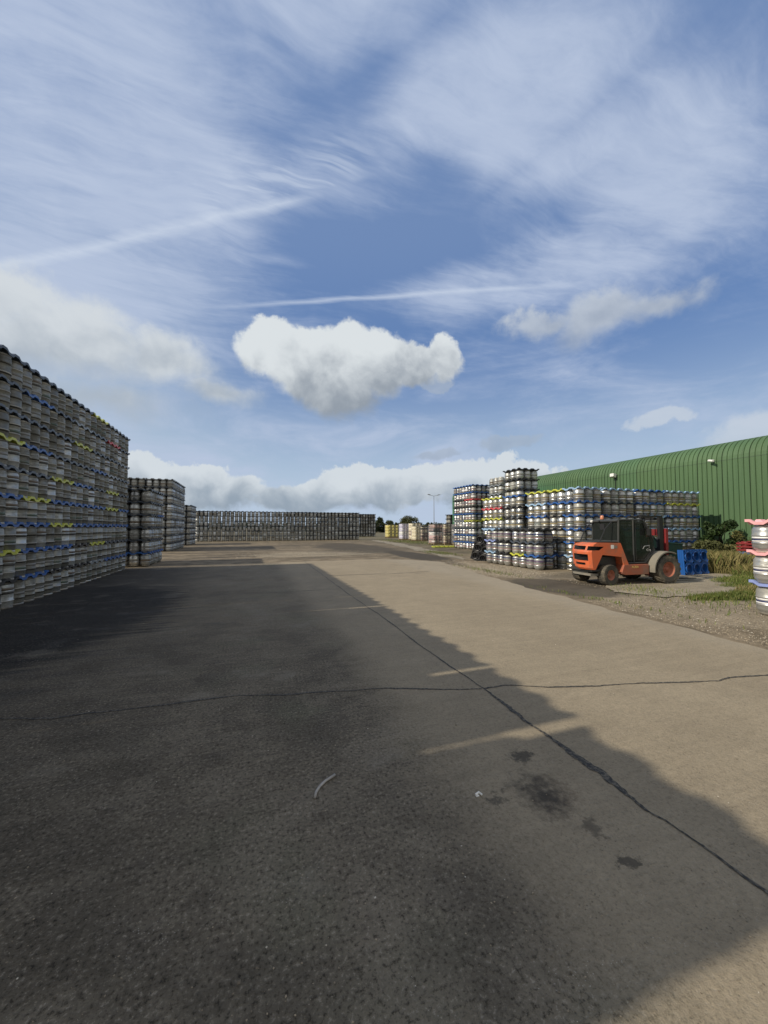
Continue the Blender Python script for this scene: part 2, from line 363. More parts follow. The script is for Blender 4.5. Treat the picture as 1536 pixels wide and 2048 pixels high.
base = mix(nt, foot_shade * 0.8, base, (0.022, 0.021, 0.02))
# dark tyre-rubber smears near the joint, further back
sm = (sw * 0.6 + n2 * 0.5).smooth(0.56, 0.70) * y.smooth(3.5, 8.0) * x.smooth(3.2, 0.0)
base = mix(nt, sm * 0.45, base, (0.085, 0.082, 0.078))
# pits and grains
pits = voro(nt, p, 46.0).smooth(0.20, 0.08) * noise(nt, p, 5.0, 3, 0.6).smooth(0.48, 0.62)
base = mix(nt, pits * 0.5, base, (0.045, 0.042, 0.038))
v2 = voro(nt, mapping(nt, p, loc=(3, 2, 1)), 70.0)
lite = v2.smooth(0.17, 0.07) * noise(nt, mapping(nt, p, loc=(7, 1, 0)), 4.0, 3, 0.6).smooth(0.52, 0.66)
base = mix(nt, lite * 1.0, base, (0.46, 0.44, 0.39))
n5 = noise(nt, p, 45, 5, 0.75)
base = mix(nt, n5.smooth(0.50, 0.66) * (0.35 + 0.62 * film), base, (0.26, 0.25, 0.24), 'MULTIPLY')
n6 = noise(nt, mapping(nt, p, loc=(5, 5, 0)), 13, 8, 0.75)
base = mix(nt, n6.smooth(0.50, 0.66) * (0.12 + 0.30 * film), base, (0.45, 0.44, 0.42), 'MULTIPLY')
base = mix(nt, n5.smooth(0.46, 0.34) * (0.30 + 0.25 * film), base, (0.40, 0.355, 0.28))
n7 = noise(nt, mapping(nt, p, loc=(9, 4, 0)), 1.15, 6, 0.62)
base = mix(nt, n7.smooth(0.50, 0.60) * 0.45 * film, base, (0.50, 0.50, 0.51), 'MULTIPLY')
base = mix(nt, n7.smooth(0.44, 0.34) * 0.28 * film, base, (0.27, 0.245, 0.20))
base = mix(nt, (n4 - 0.5).clamp() * 1.1, base, (0.09, 0.08, 0.062))
def spot(cx, cy, rx, ry, amp=0.9, rot=0.0):
    ca, sa = math.cos(rot), math.sin(rot)
    u = ((x - cx) * ca + (y - cy) * sa) / rx; v = ((y - cy) * ca - (x - cx) * sa) / ry
    return (1.0 - (u * u + v * v).op('SQRT') + (n3 - 0.5) * amp + (n2 - 0.5) * amp)
oil = spot(1.74, 1.93, 0.19, 0.22, 1.7).smooth(-0.2, 0.9)
oil = oil.max(spot(1.80, 1.68, 0.09, 0.14, 3.4).smooth(0.25, 0.9) * 0.6).max(spot(1.88, 2.33, 0.17, 0.09, 2.4).smooth(0.15, 0.7) * 0.85).max(spot(1.78, 1.43, 0.10, 0.05, 3.6).smooth(0.35, 0.9) * 0.8)
oil = oil.max(spot(1.42, 2.02, 0.14, 0.10, 3.0).smooth(0.45, 0.9) * 0.7)
rust = spot(1.78, 1.9, 0.30, 0.26, 1.8).smooth(0.2, 0.8)
base = mix(nt, rust * 0.22, base, (0.19, 0.12, 0.075))
base = mix(nt, oil * 0.85, base, (0.030, 0.029, 0.027))
rubbing = (x - 6.0 + (n1 - 0.5) * 1.2 + (n2 - 0.5) * 0.5).smooth(0.0, 1.0)
base = mix(nt, rubbing * 0.35, base, (0.32, 0.29, 0.235))
damp = (sw + n2 * 0.6).smooth(0.86, 1.0) * y.smooth(9.0, 13.0) * x.smooth(3.0, 5.0)
base = mix(nt, damp * 0.5, base, (0.11, 0.10, 0.085))
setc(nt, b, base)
b.inputs['Roughness'].default_value = 0.88; b.inputs['Specular IOR Level'].default_value = 0.25
bump(nt, b, n3 * 0.6 + n4 * 0.4 + n5 * 0.7 + n2 * 0.5 + pits * -0.6, 0.8, 0.014)
M['concrete'] = m

# ---- yard dirt and gravel
m, nt, b = newmat('yard_dirt')
p = worldpos(nt); x, y, z = sep(nt, p)
n1 = noise(nt, p, 0.22, 5, 0.6); n2 = noise(nt, p, 1.4, 7, 0.65); n3 = noise(nt, p, 9, 6, 0.7)
vd = voro(nt, p, 26.0); vcol = voro(nt, p, 26.0, out='Color')
trk = noise(nt, mapping(nt, p, rot=(0, 0, R(-24)), scale=(0.25, 2.2, 1)), 0.9, 6, 0.6, 0.5)
soil = mix(nt, n2.smooth(0.3, 0.7), (0.125, 0.102, 0.070), (0.255, 0.208, 0.145))
grav = mix(nt, (vcol + n3 * 0.4 - 0.2).clamp(), (0.20, 0.17, 0.125), (0.52, 0.45, 0.33))
grav = mix(nt, vd.smooth(0.25, 0.6) * 0.45, grav, (0.14, 0.12, 0.09))
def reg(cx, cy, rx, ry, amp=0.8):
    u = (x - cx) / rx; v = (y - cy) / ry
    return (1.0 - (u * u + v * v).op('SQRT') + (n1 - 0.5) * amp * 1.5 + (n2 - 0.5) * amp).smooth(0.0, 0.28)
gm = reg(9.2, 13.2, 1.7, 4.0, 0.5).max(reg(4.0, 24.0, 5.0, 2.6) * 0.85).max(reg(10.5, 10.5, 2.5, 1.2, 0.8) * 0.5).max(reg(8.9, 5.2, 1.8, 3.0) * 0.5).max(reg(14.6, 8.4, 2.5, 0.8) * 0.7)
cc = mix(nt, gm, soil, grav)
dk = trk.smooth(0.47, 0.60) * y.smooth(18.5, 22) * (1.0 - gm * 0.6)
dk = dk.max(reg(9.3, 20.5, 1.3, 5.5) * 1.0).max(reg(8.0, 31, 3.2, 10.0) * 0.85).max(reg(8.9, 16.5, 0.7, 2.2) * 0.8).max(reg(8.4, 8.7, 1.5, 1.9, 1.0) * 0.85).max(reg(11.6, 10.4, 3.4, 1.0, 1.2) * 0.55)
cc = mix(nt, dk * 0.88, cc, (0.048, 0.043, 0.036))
far = y.smooth(40, 70) * 0.5
cc = mix(nt, far, cc, (0.13, 0.125, 0.08))
gg = (n2 * 0.6 + n1 * 0.5).smooth(0.5, 0.62) * x.smooth(11.5, 14.5) * 0.35
cc = mix(nt, gg, cc, (0.10, 0.105, 0.05))
setc(nt, b, cc); b.inputs['Roughness'].default_value = 0.92; b.inputs['Specular IOR Level'].default_value = 0.2
bump(nt, b, n3 * 0.6 + n2 * 0.6 - vd * gm * 0.5, 0.8, 0.03)
M['yard_dirt'] = m
m, nt, b = newmat('tar')
p = worldpos(nt); n = noise(nt, p, 40, 5, 0.7)
setc(nt, b, mix(nt, n.smooth(0.45, 0.62), (0.020, 0.019, 0.017), (0.13, 0.115, 0.088))); b.inputs['Roughness'].default_value = 0.75
M['tar'] = m
m, nt, b = newmat('pale_concrete')
p = worldpos(nt); n = noise(nt, p, 1.5, 8, 0.65); nn = noise(nt, p, 22, 4, 0.7)
cc = mix(nt, n.smooth(0.3, 0.7), (0.19, 0.16, 0.115), (0.31, 0.27, 0.20)); cc = mix(nt, nn.smooth(0.45, 0.75) * 0.6, cc, (0.13, 0.12, 0.10))
setc(nt, b, cc); b.inputs['Roughness'].default_value = 0.9; M['pale_concrete'] = m

m, nt, b = newmat('track')
p = worldpos(nt); n = noise(nt, p, 1.1, 8, 0.7)
setc(nt, b, mix(nt, n.smooth(0.3, 0.7), (0.16, 0.135, 0.10), (0.30, 0.265, 0.20))); b.inputs['Roughness'].default_value = 0.9; M['track'] = m
# ------------------------------------------------------------------ mesh helpers
class MB:
    def __init__(s): s.v = []; s.f = []; s.m = []; s.n = 0
    def add(s, V, F, mi=0):
        V = np.asarray(V, float).reshape(-1, 3); s.v.append(V)
        for k, f in enumerate(F):
            s.f.append(tuple(i + s.n for i in f)); s.m.append(mi[k] if isinstance(mi, (list, tuple)) else mi)
        s.n += len(V); return s
    def box(s, x0, x1, y0, y1, z0, z1, mi=0):
        V = [(x, y, z) for x in (x0, x1) for y in (y0, y1) for z in (z0, z1)]
        return s.add(V, [(0, 1, 3, 2), (4, 6, 7, 5), (0, 4, 5, 1), (2, 3, 7, 6), (0, 2, 6, 4), (1, 5, 7, 3)], mi)
    def prism(s, poly, y0, y1, mi=0):
        """polygon in x,z swept along y"""
        n = len(poly); V = [(x, y0, z) for x, z in poly] + [(x, y1, z) for x, z in poly]
        F = [tuple(range(n)), tuple(range(2 * n - 1, n - 1, -1))] + [(i, i + n, (i + 1) % n + n, (i + 1) % n) for i in range(n)]
        return s.add(V, F, mi)
    def tube(s, pts, r, seg=8, mi=0, cap=True):
        pts = [Vector(q) for q in pts]; rings = []
        rr = r if isinstance(r, (list, tuple)) else [r] * len(pts)
        up = Vector((0, 0, 1))
        for i, q in enumerate(pts):
            a = pts[max(i - 1, 0)]; b_ = pts[min(i + 1, len(pts) - 1)]; d = (b_ - a).normalized()
            u = d.cross(up if abs(d.z) < 0.95 else Vector((1, 0, 0))).normalized(); w = d.cross(u)
            rings.append([tuple(q + (u * math.cos(t) + w * math.sin(t)) * rr[i]) for t in [2 * math.pi * k / seg for k in range(seg)]])
        V = [v for ring in rings for v in ring]
        F = [(i * seg + k, i * seg + (k + 1) % seg, (i + 1) * seg + (k + 1) % seg, (i + 1) * seg + k) for i in range(len(pts) - 1) for k in range(seg)]
        if cap: F += [tuple(range(seg - 1, -1, -1)), tuple(range((len(pts) - 1) * seg, len(pts) * seg))]
        return s.add(V, F, mi)
    def lathe(s, prof, seg, mi=0, axis='z', org=(0, 0, 0), closed=False):
        V = []
        for r_, z_ in prof:
            for k in range(seg):
                t = 2 * math.pi * k / seg; a, b_ = r_ * math.cos(t), r_ * math.sin(t)
                q = (a, b_, z_) if axis == 'z' else (a, z_, b_)
                V.append((q[0] + org[0], q[1] + org[1], q[2] + org[2]))
        n = len(prof); F = []; mm = []
        for i in range(n - 1 + (1 if closed else 0)):
            j = (i + 1) % n
            for k in range(seg):
                q = (i * seg + k, i * seg + (k + 1) % seg, j * seg + (k + 1) % seg, j * seg + k)
                F.append(q if axis == 'z' else q[::-1]); mm.append(mi[i] if isinstance(mi, (list, tuple)) else mi)
        return s.add(V, F, mm)
    def arrays(s):
        return np.concatenate(s.v), s.f, s.m
    def build(s, name, mats, parent=None, smooth=False, loc=None, bevel=0.0):
        me = bpy.data.meshes.new(name)
        me.from_pydata(np.concatenate(s.v).tolist(), [], s.f)
        mats = mats if isinstance(mats, (list, tuple)) else [mats]
        for q in mats: me.materials.append(M[q])
        me.polygons.foreach_set('material_index', s.m)
        if smooth: me.polygons.foreach_set('use_smooth', [True] * len(me.polygons))
        me.update()
        o = bpy.data.objects.new(name, me); COL.objects.link(o)
        if parent: o.parent = parent
        if loc is not None: o.location = loc
        if bevel:
            bv = o.modifiers.new('bevel', 'BEVEL'); bv.width = bevel; bv.segments = 2; bv.limit_method = 'ANGLE'
        return o
def tag(o, label=None, cat=None, group=None, kind=None):
    if label: o['label'] = label
    if cat: o['category'] = cat
    if group: o['group'] = group
    if kind: o['kind'] = kind
    return o
def empty(name, loc, label, cat, group=None, rz=0.0):
    o = bpy.data.objects.new(name, None); COL.objects.link(o); o.location = loc; o.rotation_euler = (0, 0, rz)
    o.empty_display_size = 0.2
    return tag(o, label, cat, group)
def inst(name, me, parent=None, loc=None, rot=None):
    o = bpy.data.objects.new(name, me); COL.objects.link(o)
    if parent: o.parent = parent
    if loc is not None: o.location = loc
    if rot is not None: o.rotation_euler = rot
    return o
def fast_mesh(name, V, quads, mi, mats, smooth=True):
    """quads: (n,4) int array"""
    me = bpy.data.meshes.new(name)
    V = np.ascontiguousarray(V, dtype=np.float32); Q = np.ascontiguousarray(quads, dtype=np.int32)
    me.vertices.add(len(V)); me.vertices.foreach_set('co', V.ravel())
    k = Q.shape[1]
    me.loops.add(Q.size); me.loops.foreach_set('vertex_index', Q.ravel())
    me.polygons.add(len(Q)); me.polygons.foreach_set('loop_start', np.arange(0, Q.size, k, dtype=np.int32))
    me.polygons.foreach_set('loop_total', np.full(len(Q), k, dtype=np.int32))
    for q in mats: me.materials.append(M[q])
    me.polygons.foreach_set('material_index', np.asarray(mi, dtype=np.int32))
    me.polygons.foreach_set('use_smooth', np.full(len(Q), smooth))
    me.update(calc_edges=True); me.validate()
    return me

# ------------------------------------------------------------------ ground
b_ = MB()
xs = np.concatenate([[-900, -300, -80], np.arange(-30, 41, 1.0), [80, 300, 900]])
ys = np.concatenate([[-300, -60], np.arange(-10, 71, 1.0), [110, 300, 1500]])
V = []
for yy in ys:
    for xx in xs:
        h = 0.0
        if xx > 7.5 or yy > 19: h = 0.008 * math.sin(xx * 1.7 + yy * 0.9) * math.sin(yy * 1.3 - xx) - 0.002
        else: h = -0.03
        V.append((xx, yy, h - 0.012))
nx = len(xs)
F = [(j * nx + i, j * nx + i + 1, (j + 1) * nx + i + 1, (j + 1) * nx + i) for j in range(len(ys) - 1) for i in range(nx - 1)]
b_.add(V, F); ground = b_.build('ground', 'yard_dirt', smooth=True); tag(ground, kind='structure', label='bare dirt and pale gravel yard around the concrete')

def ragged(poly, step, amp, z, name, mat, seed=1):
    rr = random.Random(seed); pts = []
    for i in range(len(poly)):
        a = Vector(poly[i]); c_ = Vector(poly[(i + 1) % len(poly)]); L = (c_ - a).length; n = max(1, int(L / step)); d = (c_ - a) / L; nn = Vector((-d.y, d.x))
        for k in range(n):
            q = a + (c_ - a) * (k / n)
            w = amp * (math.sin(k * 0.31 + i) + 0.6 * math.sin(k * 0.83 + 2 * i) + 0.8 * (rr.random() - 0.5)) if 0 < k else 0
            pts.append(q + nn * w * 0.5)
    import mathutils.geometry as mg
    tris = mg.tessellate_polygon([[Vector((q.x, q.y, 0)) for q in pts]])
    mb = MB(); mb.add([(q.x, q.y, z) for q in pts], [tuple(t) for t in tris])
    o = mb.build(name, mat)
    me = o.data
    if me.polygons and me.polygons[0].normal.z < 0: me.flip_normals()
    return o
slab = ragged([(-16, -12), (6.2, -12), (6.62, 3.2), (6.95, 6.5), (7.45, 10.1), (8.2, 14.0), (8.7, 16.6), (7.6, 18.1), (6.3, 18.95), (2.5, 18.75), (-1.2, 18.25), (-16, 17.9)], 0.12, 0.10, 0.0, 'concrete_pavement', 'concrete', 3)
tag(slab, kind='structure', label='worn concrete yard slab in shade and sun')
strip = ragged([(10.3, 16.9), (11.0, 17.6), (11.8, 21.5), (12.9, 27), (14.6, 36), (16.0, 47.5), (14.6, 47.0), (13.2, 36), (11.9, 28), (10.7, 21.6)], 0.3, 0.3, 0.004, 'concrete_path', 'track', 5)
tag(strip, kind='structure', label='pale concrete track leading towards the far stacks')
apron = ragged([(9.3, 6.3), (13.0, 5.6), (15.6, 7.7), (19.0, 8.6), (19.0, 9.5), (14.5, 9.3), (11.5, 8.9), (9.6, 8.4), (8.8, 7.3)], 0.15, 0.2, 0.006, 'concrete_apron', 'pale_concrete', 8)
tag(apron, kind='structure', label='broken pale concrete under the forklift wheels')

def seam(name, pts, wfun, z, label, seed):
    rr = random.Random(seed); P = []
    for i in range(len(pts) - 1):
        a, c_ = Vector(pts[i]), Vector(pts[i + 1]); n = max(2, int((c_ - a).length / 0.018))
        for k in range(n): P.append(a + (c_ - a) * k / n)
    P.append(Vector(pts[-1]))
    V = []; ph = rr.random() * 9; jx = 0
    for i, q in enumerate(P):
        a = P[max(0, i - 1)]; c_ = P[min(len(P) - 1, i + 1)]; d = (c_ - a).normalized(); nn = Vector((-d.y, d.x))
        w = wfun(q) * (0.75 + 0.30 * math.sin(i * 0.11 + ph) + 0.45 * rr.random())
        jx = jx * 0.92 + (rr.random() - 0.5) * wfun(q) * 0.40
        V += [(q.x + nn.x * (w / 2 + jx), q.y + nn.y * (w / 2 + jx), z), (q.x + nn.x * (-w / 2 + jx), q.y + nn.y * (-w / 2 + jx), z)]
    F = [(2 * i, 2 * i + 1, 2 * i + 3, 2 * i + 2) for i in range(len(P) - 1)]
    mb = MB(); mb.add(V, F); o = mb.build(name, 'tar')
    if o.data.polygons[0].normal.z < 0: o.data.flip_normals()
    return tag(o, label, None, None, 'structure')
def wj(q):
    if q.y < 3.2 and q.y > 1.45: return 0.020 + 0.024 * math.sin((q.y - 1.45) / 1.75 * math.pi) + 0.009 * math.sin(q.y * 7)
    return 0.018
seam('pavement_joint', [(2.24, -3), (2.23, 1.1), (2.23, 1.56), (2.2, 1.65), (2.23, 1.91), (2.235, 2.23), (2.25, 2.62), (2.28, 3.33), (2.27, 4.3), (2.28, 5.11), (2.33, 6.61), (2.33, 9.11), (2.4, 13), (2.51, 18.5)], wj, 0.004, 'dark tarred joint running up the yard', 2)
seam('pavement_crack', [(-4.5, 4.5), (-2.02, 4.27), (-1.61, 4.12), (-1.32, 4.12), (-0.97, 4.09), (-0.51, 4.08), (-0.07, 4.06), (0.3, 3.93), (0.68, 3.87), (1.28, 3.76), (1.75, 3.56), (2.26, 3.40)], lambda q: 0.022, 0.004, 'thin crack across the shaded concrete', 3)
seam('pavement_crack', [(2.29, 3.40), (2.54, 3.39), (2.94, 3.2), (3.47, 3.06), (4.12, 2.89), (4.79, 2.72), (4.99, 2.74), (5.49, 2.65), (6.4, 2.6)], lambda q: 0.022, 0.004, 'thin crack across the sunlit concrete', 4)
seam('pavement_crack', [(2.6, 12.9), (3.6, 13.0), (4.9, 12.75), (6.4, 13.0)], lambda q: 0.04, 0.004, 'faint crack far up the sunlit concrete', 5)
seam('pavement_crack', [(-4.9, 10.2), (-3.2, 10.0), (-1.4, 10.25), (0.6, 10.1), (2.3, 10.1)], lambda q: 0.025, 0.004, 'faint crack in the shaded concrete further back', 6)

# ------------------------------------------------------------------ warehouse
wh_ = empty('warehouse', (20, 15, 0), 'long green ribbed metal warehouse with rounded eaves behind the kegs', 'warehouse')
def wh_profile():
    P = [(20.0, 0.0), (20.0, 1.5), (20.0, 3.2), (20.0, 4.65)]
    rad = 0.95
    for k in range(1, 9):
        t = math.pi / 2 * k / 8; P.append((20.0 + rad * (1 - math.cos(t)), 4.65 + rad * math.sin(t)))
    P += [(24.0, 5.72), (32.0, 6.1)]
    return P
prof = wh_profile()
nrm = []
for i, q in enumerate(prof):
    a = prof[max(0, i - 1)]; c_ = prof[min(len(prof) - 1, i + 1)]; d = Vector((c_[0] - a[0], c_[1] - a[1])).normalized(); nrm.append((-d.y, d.x))
yy = []
y0 = -6.0
while y0 < 35.0:
    yy += [(y0, 0.0), (y0 + 0.150, 0.0), (y0 + 0.162, -0.035), (y0 + 0.188, -0.035)]; y0 += 0.2
def sheet(i0, i1, name):
    V = []; F = []
    for (Y, o_) in yy:
        for i in range(i0, i1 + 1):
            n_ = Vector((-abs(nrm[i][0]) if i < 3 else nrm[i][0], nrm[i][1])); V.append((prof[i][0] + nrm[i][0] * o_, Y, prof[i][1] + nrm[i][1] * o_))
    w = i1 - i0 + 1
    for j in range(len(yy) - 1):
        for i in range(w - 1): F.append((j * w + i, j * w + i + 1, (j + 1) * w + i + 1, (j + 1) * w + i))
    mb = MB(); mb.add(V, F); o = mb.build(name, 'green_sheet', wh_); o.location = (-20, -15, 0); return o
sheet(0, 3, 'wall'); sheet(3, len(prof) - 1, 'roof')
mb = MB(); mb.add([(20.0, 35.0, 0), (20.0, 35, 4.65), (21, 35, 5.6), (32, 35, 6.1), (32, 35, 0)], [(0, 1, 2, 3, 4)])
o = mb.build('gable', 'green_sheet', wh_); o.location = (-20, -15, 0)
cctv = empty('security_camera', (19.98, 11.3, 4.70), 'small white security camera high on the green wall', 'security camera')
mb = MB(); mb.box(-0.04, 0.0, -0.05, 0.05, -0.05, 0.05); mb.build('mount', 'white_plastic', cctv)
mb = MB(); mb.tube([(0, 0, 0), (-0.12, -0.02, 0.02), (-0.2, -0.05, 0.0)], 0.02, 6); mb.tube([(-0.15, 0.1, 0.02), (-0.25, -0.14, -0.04)], 0.05, 8); mb.build('body', 'white_plastic', cctv)
fl = empty('floodlight', (19.98, 16.25, 4.65), 'small floodlight with hanging cable high on the green wall', 'floodlight')
mb = MB(); mb.prism([(-0.30, -0.05), (-0.1, -0.12), (-0.05, 0.10), (-0.28, 0.12)], -0.12, 0.12); mb.build('lamp_head', 'white_plastic', fl)
mb = MB(); mb.box(-0.1, 0.0, -0.04, 0.04, -0.16, 0.02); mb.build('bracket', 'paint_black', fl)
mb = MB(); mb.tube([(-0.02, 0, -0.1), (-0.02, 0, -0.9)], 0.018, 5); mb.build('cable', 'paint_black', fl)

# ------------------------------------------------------------------ kegs
KR = 0.200
PROFS = {  # (radius, height fraction), straight drum and domed keg
 'drum': [(0.150, 0.0), (0.188, 0.004), (0.193, 0.020), (0.190, 0.060), (0.182, 0.075), (0.186, 0.11), (0.192, 0.13), (0.193, 0.27), (0.203, 0.285), (0.204, 0.31), (0.193, 0.325),
          (0.193, 0.64), (0.203, 0.655), (0.204, 0.68), (0.193, 0.695), (0.192, 0.86), (0.185, 0.895), (0.181, 0.915), (0.190, 0.94), (0.193, 0.985), (0.188, 0.998), (0.150, 0.999)],
 'dome': [(0.135, 0.0), (0.155, 0.004), (0.157, 0.07), (0.165, 0.10), (0.186, 0.145), (0.197, 0.20), (0.198, 0.30), (0.206, 0.32), (0.206, 0.345), (0.197, 0.365),
          (0.197, 0.56), (0.206, 0.58), (0.206, 0.605), (0.197, 0.625), (0.198, 0.76), (0.190, 0.835), (0.170, 0.890), (0.156, 0.915), (0.154, 0.93), (0.154, 0.995), (0.135, 0.999)],
}
def prof_at(kind, f):
    P = PROFS[kind]
    for (r0, z0), (r1, z1) in zip(P, P[1:]):
        if z0 <= f <= z1: return r0 + (r1 - r0) * (f - z0) / max(1e-6, z1 - z0)
    return P[-1][0]
# styles: kind, body, rim, bands [(lo, hi, mat)]
STY = {
 'dull_a': ('drum', 'steel_dull', 'steel_rim', [(0.225, 0.275, 'band_dark'), (0.285, 0.315, 'band_light'), (0.60, 0.645, 'band_dark')]),
 'dull_b': ('drum', 'steel_dull', 'steel_rim', [(0.24, 0.275, 'band_dark'), (0.42, 0.52, 'band_grey'), (0.655, 0.685, 'band_light')]),
 'dull_c': ('drum', 'steel_grey', 'steel_rim', [(0.56, 0.64, 'band_dark'), (0.285, 0.315, 'band_light'), (0.70, 0.80, 'band_brown')]),
 'dull_d': ('drum', 'steel_dull', 'steel_rim_light', [(0.35, 0.44, 'band_green'), (0.61, 0.65, 'band_dark'), (0.655, 0.685, 'band_light')]),
 'grey_a': ('dome', 'steel_grey', 'steel_rim', [(0.40, 0.52, 'band_grey')]),
 'grey_b': ('dome', 'steel_grey', 'steel_rim_light', [(0.38, 0.54, 'band_brown')]),
 'bright_a': ('drum', 'steel_bright', 'steel_rim_light', [(0.40, 0.52, 'band_ochre')]),
 'bright_b': ('drum', 'steel_bright', 'steel_rim_light', [(0.35, 0.44, 'band_brown'), (0.52, 0.60, 'band_ochre')]),
 'bright_c': ('dome', 'steel_bright', 'steel_rim_light', [(0.40, 0.54, 'band_grey')]),
 'bright_d': ('drum', 'steel_grey', 'steel_rim_light', [(0.40, 0.48, 'band_green')]),
 'navy_a': ('dome', 'steel_grey', 'steel_rim', [(0.60, 0.75, 'band_purple'), (0.38, 0.43, 'band_red')]),
 'navy_b': ('dome', 'steel_bright', 'steel_rim', [(0.63, 0.74, 'band_navy'), (0.39, 0.44, 'band_red')]),
 'pale_a': ('dome', 'steel_bright', 'steel_rim_light', [(0.37, 0.55, 'band_white'), (0.64, 0.72, 'band_purple')]),
 'pale_b': ('dome', 'steel_bright', 'steel_rim_light', [(0.40, 0.50, 'band_red'), (0.64, 0.72, 'band_white')]),
 'pale_c': ('dome', 'steel_bright', 'steel_rim_light', [(0.40, 0.50, 'band_navy'), (0.14, 0.16, 'band_white')]),
 'stripe': ('dome', 'steel_bright', 'steel_rim_light', [(0.37, 0.425, 'band_white'), (0.432, 0.485, 'band_navy'), (0.492, 0.55, 'band_white')]),
}
KMAT = ['steel_dull', 'steel_grey', 'steel_bright', 'steel_rim', 'steel_rim_light', 'band_brown', 'band_grey', 'band_green', 'band_ochre', 'band_purple', 'band_red', 'band_navy', 'band_white', 'band_dark', 'band_light']
def band_geo(kind, lo, hi, h, seg, off=0.0015):
    fs = [lo] + [z for r_, z in PROFS[kind] if lo < z < hi] + [hi]
    P = [(prof_at(kind, f) + off, f * h) for f in fs]
    P = [(P[0][0] - off * 2.5, P[0][1])] + P + [(P[-1][0] - off * 2.5, P[-1][1])]
    return P
_cache = {}
def keg_parts(sty, h, seg=26):
    """meshes of the parts of one keg"""
    k = (sty, round(h, 3), seg)
    if k in _cache: return _cache[k]
    kind, body, rim, bands = STY[sty]; P = PROFS[kind]
    lo = [q for q in P if q[1] <= (0.08 if kind == 'drum' else 0.07)]
    hi = [q for q in P if q[1] >= (0.915 if kind == 'drum' else 0.93)]
    mid = [q for q in P if lo[-1][1] <= q[1] <= hi[0][1]]
    def mk(nm, pr, mat, seg=seg, close=None):
        mb = MB(); mb.lathe([(r_, z_ * h) for r_, z_ in pr], seg)
        if close == 'top': mb.add([(0, 0, h * 0.93)] + [(0.155 * math.cos(2 * math.pi * i / seg), 0.155 * math.sin(2 * math.pi * i / seg), h * 0.93) for i in range(seg)], [(0, 1 + i, 1 + (i + 1) % seg) for i in range(seg)])
        me = bpy.data.meshes.new(nm); V, F_, mm = mb.arrays(); me.from_pydata(V.tolist(), [], F_); me.materials.append(M[mat])
        me.polygons.foreach_set('use_smooth', [True] * len(me.polygons)); me.update(); return me
    res = [('body', mk('body', mid, body, close='top')), ('rim', mk('rim', lo, rim)), ('rim', mk('rim', hi + [(hi[-1][0] , hi[0][1])], rim))]
    for a, c_, mt in bands:
        mb = MB(); mb.lathe(band_geo(kind, a, c_, h, seg), seg); me = bpy.data.meshes.new('band'); V, F_, mm = mb.arrays(); me.from_pydata(V.tolist(), [], F_)
        me.materials.append(M[mt]); me.polygons.foreach_set('use_smooth', [True] * len(me.polygons)); me.update(); res.append(('band', me))
    _cache[k] = res; return res
_flat = {}
def keg_flat(sty, h, seg=12):
    """one low keg as arrays for the far masses: bands are faces of the drum itself"""
    k = (sty, round(h, 3), seg)
    if k in _flat: return _flat[k]
    kind, body, rim, bands = STY[sty]; P = list(PROFS[kind])
    P = [q for i, q in enumerate(P)]
    fs = sorted(set([z for r_, z in P] + [a for a, c_, m_ in bands] + [c_ for a, c_, m_ in bands]))
    pr = []
    for f in fs: pr.append((prof_at(kind, f), f))
    for q in P:
        if q[1] in (0.0,): pass
    mats = []
    for a, c_ in zip(pr, pr[1:]):
        mid = (a[1] + c_[1]) / 2; mt = rim if (mid < 0.075 or mid > 0.925) else body
        for lo, hi, bm in bands:
            if lo <= mid <= hi: mt = bm
        mats.append(KMAT.index(mt))
    mb = MB(); mb.lathe([(r_, z_ * h) for r_, z_ in pr] + [(0.02, h * 0.93)], seg, mats + [KMAT.index(rim)])
    V, F_, mm = mb.arrays(); res = (V, np.array(F_), np.array(mm)); _flat[k] = res; return res

ORD = ['', 'first', 'second', 'third', 'fourth', 'fifth', 'sixth', 'seventh', 'eighth', 'ninth', 'tenth', 'eleventh', 'twelfth', 'thirteenth', 'fourteenth', 'fifteenth', 'sixteenth',
       'seventeenth', 'eighteenth', 'nineteenth', 'twentieth', 'twenty-first', 'twenty-second', 'twenty-third']
LAY = lambda k, n: 'bottom' if k == 0 else ('top' if k == n - 1 else ORD[k + 1])

def tray_geo(nx_, ny_, p, th=0.034, amp=0.055):
    """slab nx by ny kegs with raised pyramids at the keg corners, skirt included; top at z=0 in the dips"""
    def axis(n, q):
        c_, f_ = [], []
        for i in range(n):
            for a, b2 in ((0.0, 1), (0.16, 1), (0.34, 0), (0.66, 0), (0.84, 1)):
                c_.append((i + a) * q); f_.append(b2)
        c_.append(n * q); f_.append(1); return c_, f_
    cx_, fx = axis(nx_, p); cy_, fy = axis(ny_, p); V = []; n, m_ = len(cx_), len(cy_)
    for j in range(m_):
        for i in range(n): V.append((cx_[i] - nx_ * p / 2, cy_[j] - ny_ * p / 2, amp * fx[i] * fy[j]))
    for j in range(m_):
        for i in range(n): V.append((cx_[i] - nx_ * p / 2, cy_[j] - ny_ * p / 2, amp * fx[i] * fy[j] - th - (0.018 if (i in (0, n - 1) or j in (0, m_ - 1)) else 0)))
    N = n * m_; F_ = []
    for j in range(m_ - 1):
        for i in range(n - 1):
            a = j * n + i; F_.append((a, a + 1, a + n + 1, a + n)); F_.append((a + N + n, a + N + n + 1, a + N + 1, a + N))
    for i in range(n - 1):
        F_.append((i + 1, i, i + N, i + 1 + N)); a = (m_ - 1) * n + i; F_.append((a, a + 1, a + 1 + N, a + N))
    for j in range(m_ - 1):
        a = j * n; F_.append((a, a + n, a + n + N, a + N)); a = j * n + n - 1; F_.append((a + n, a, a + N, a + n + N))
    return np.array(V), np.array(F_)
_tc = {}
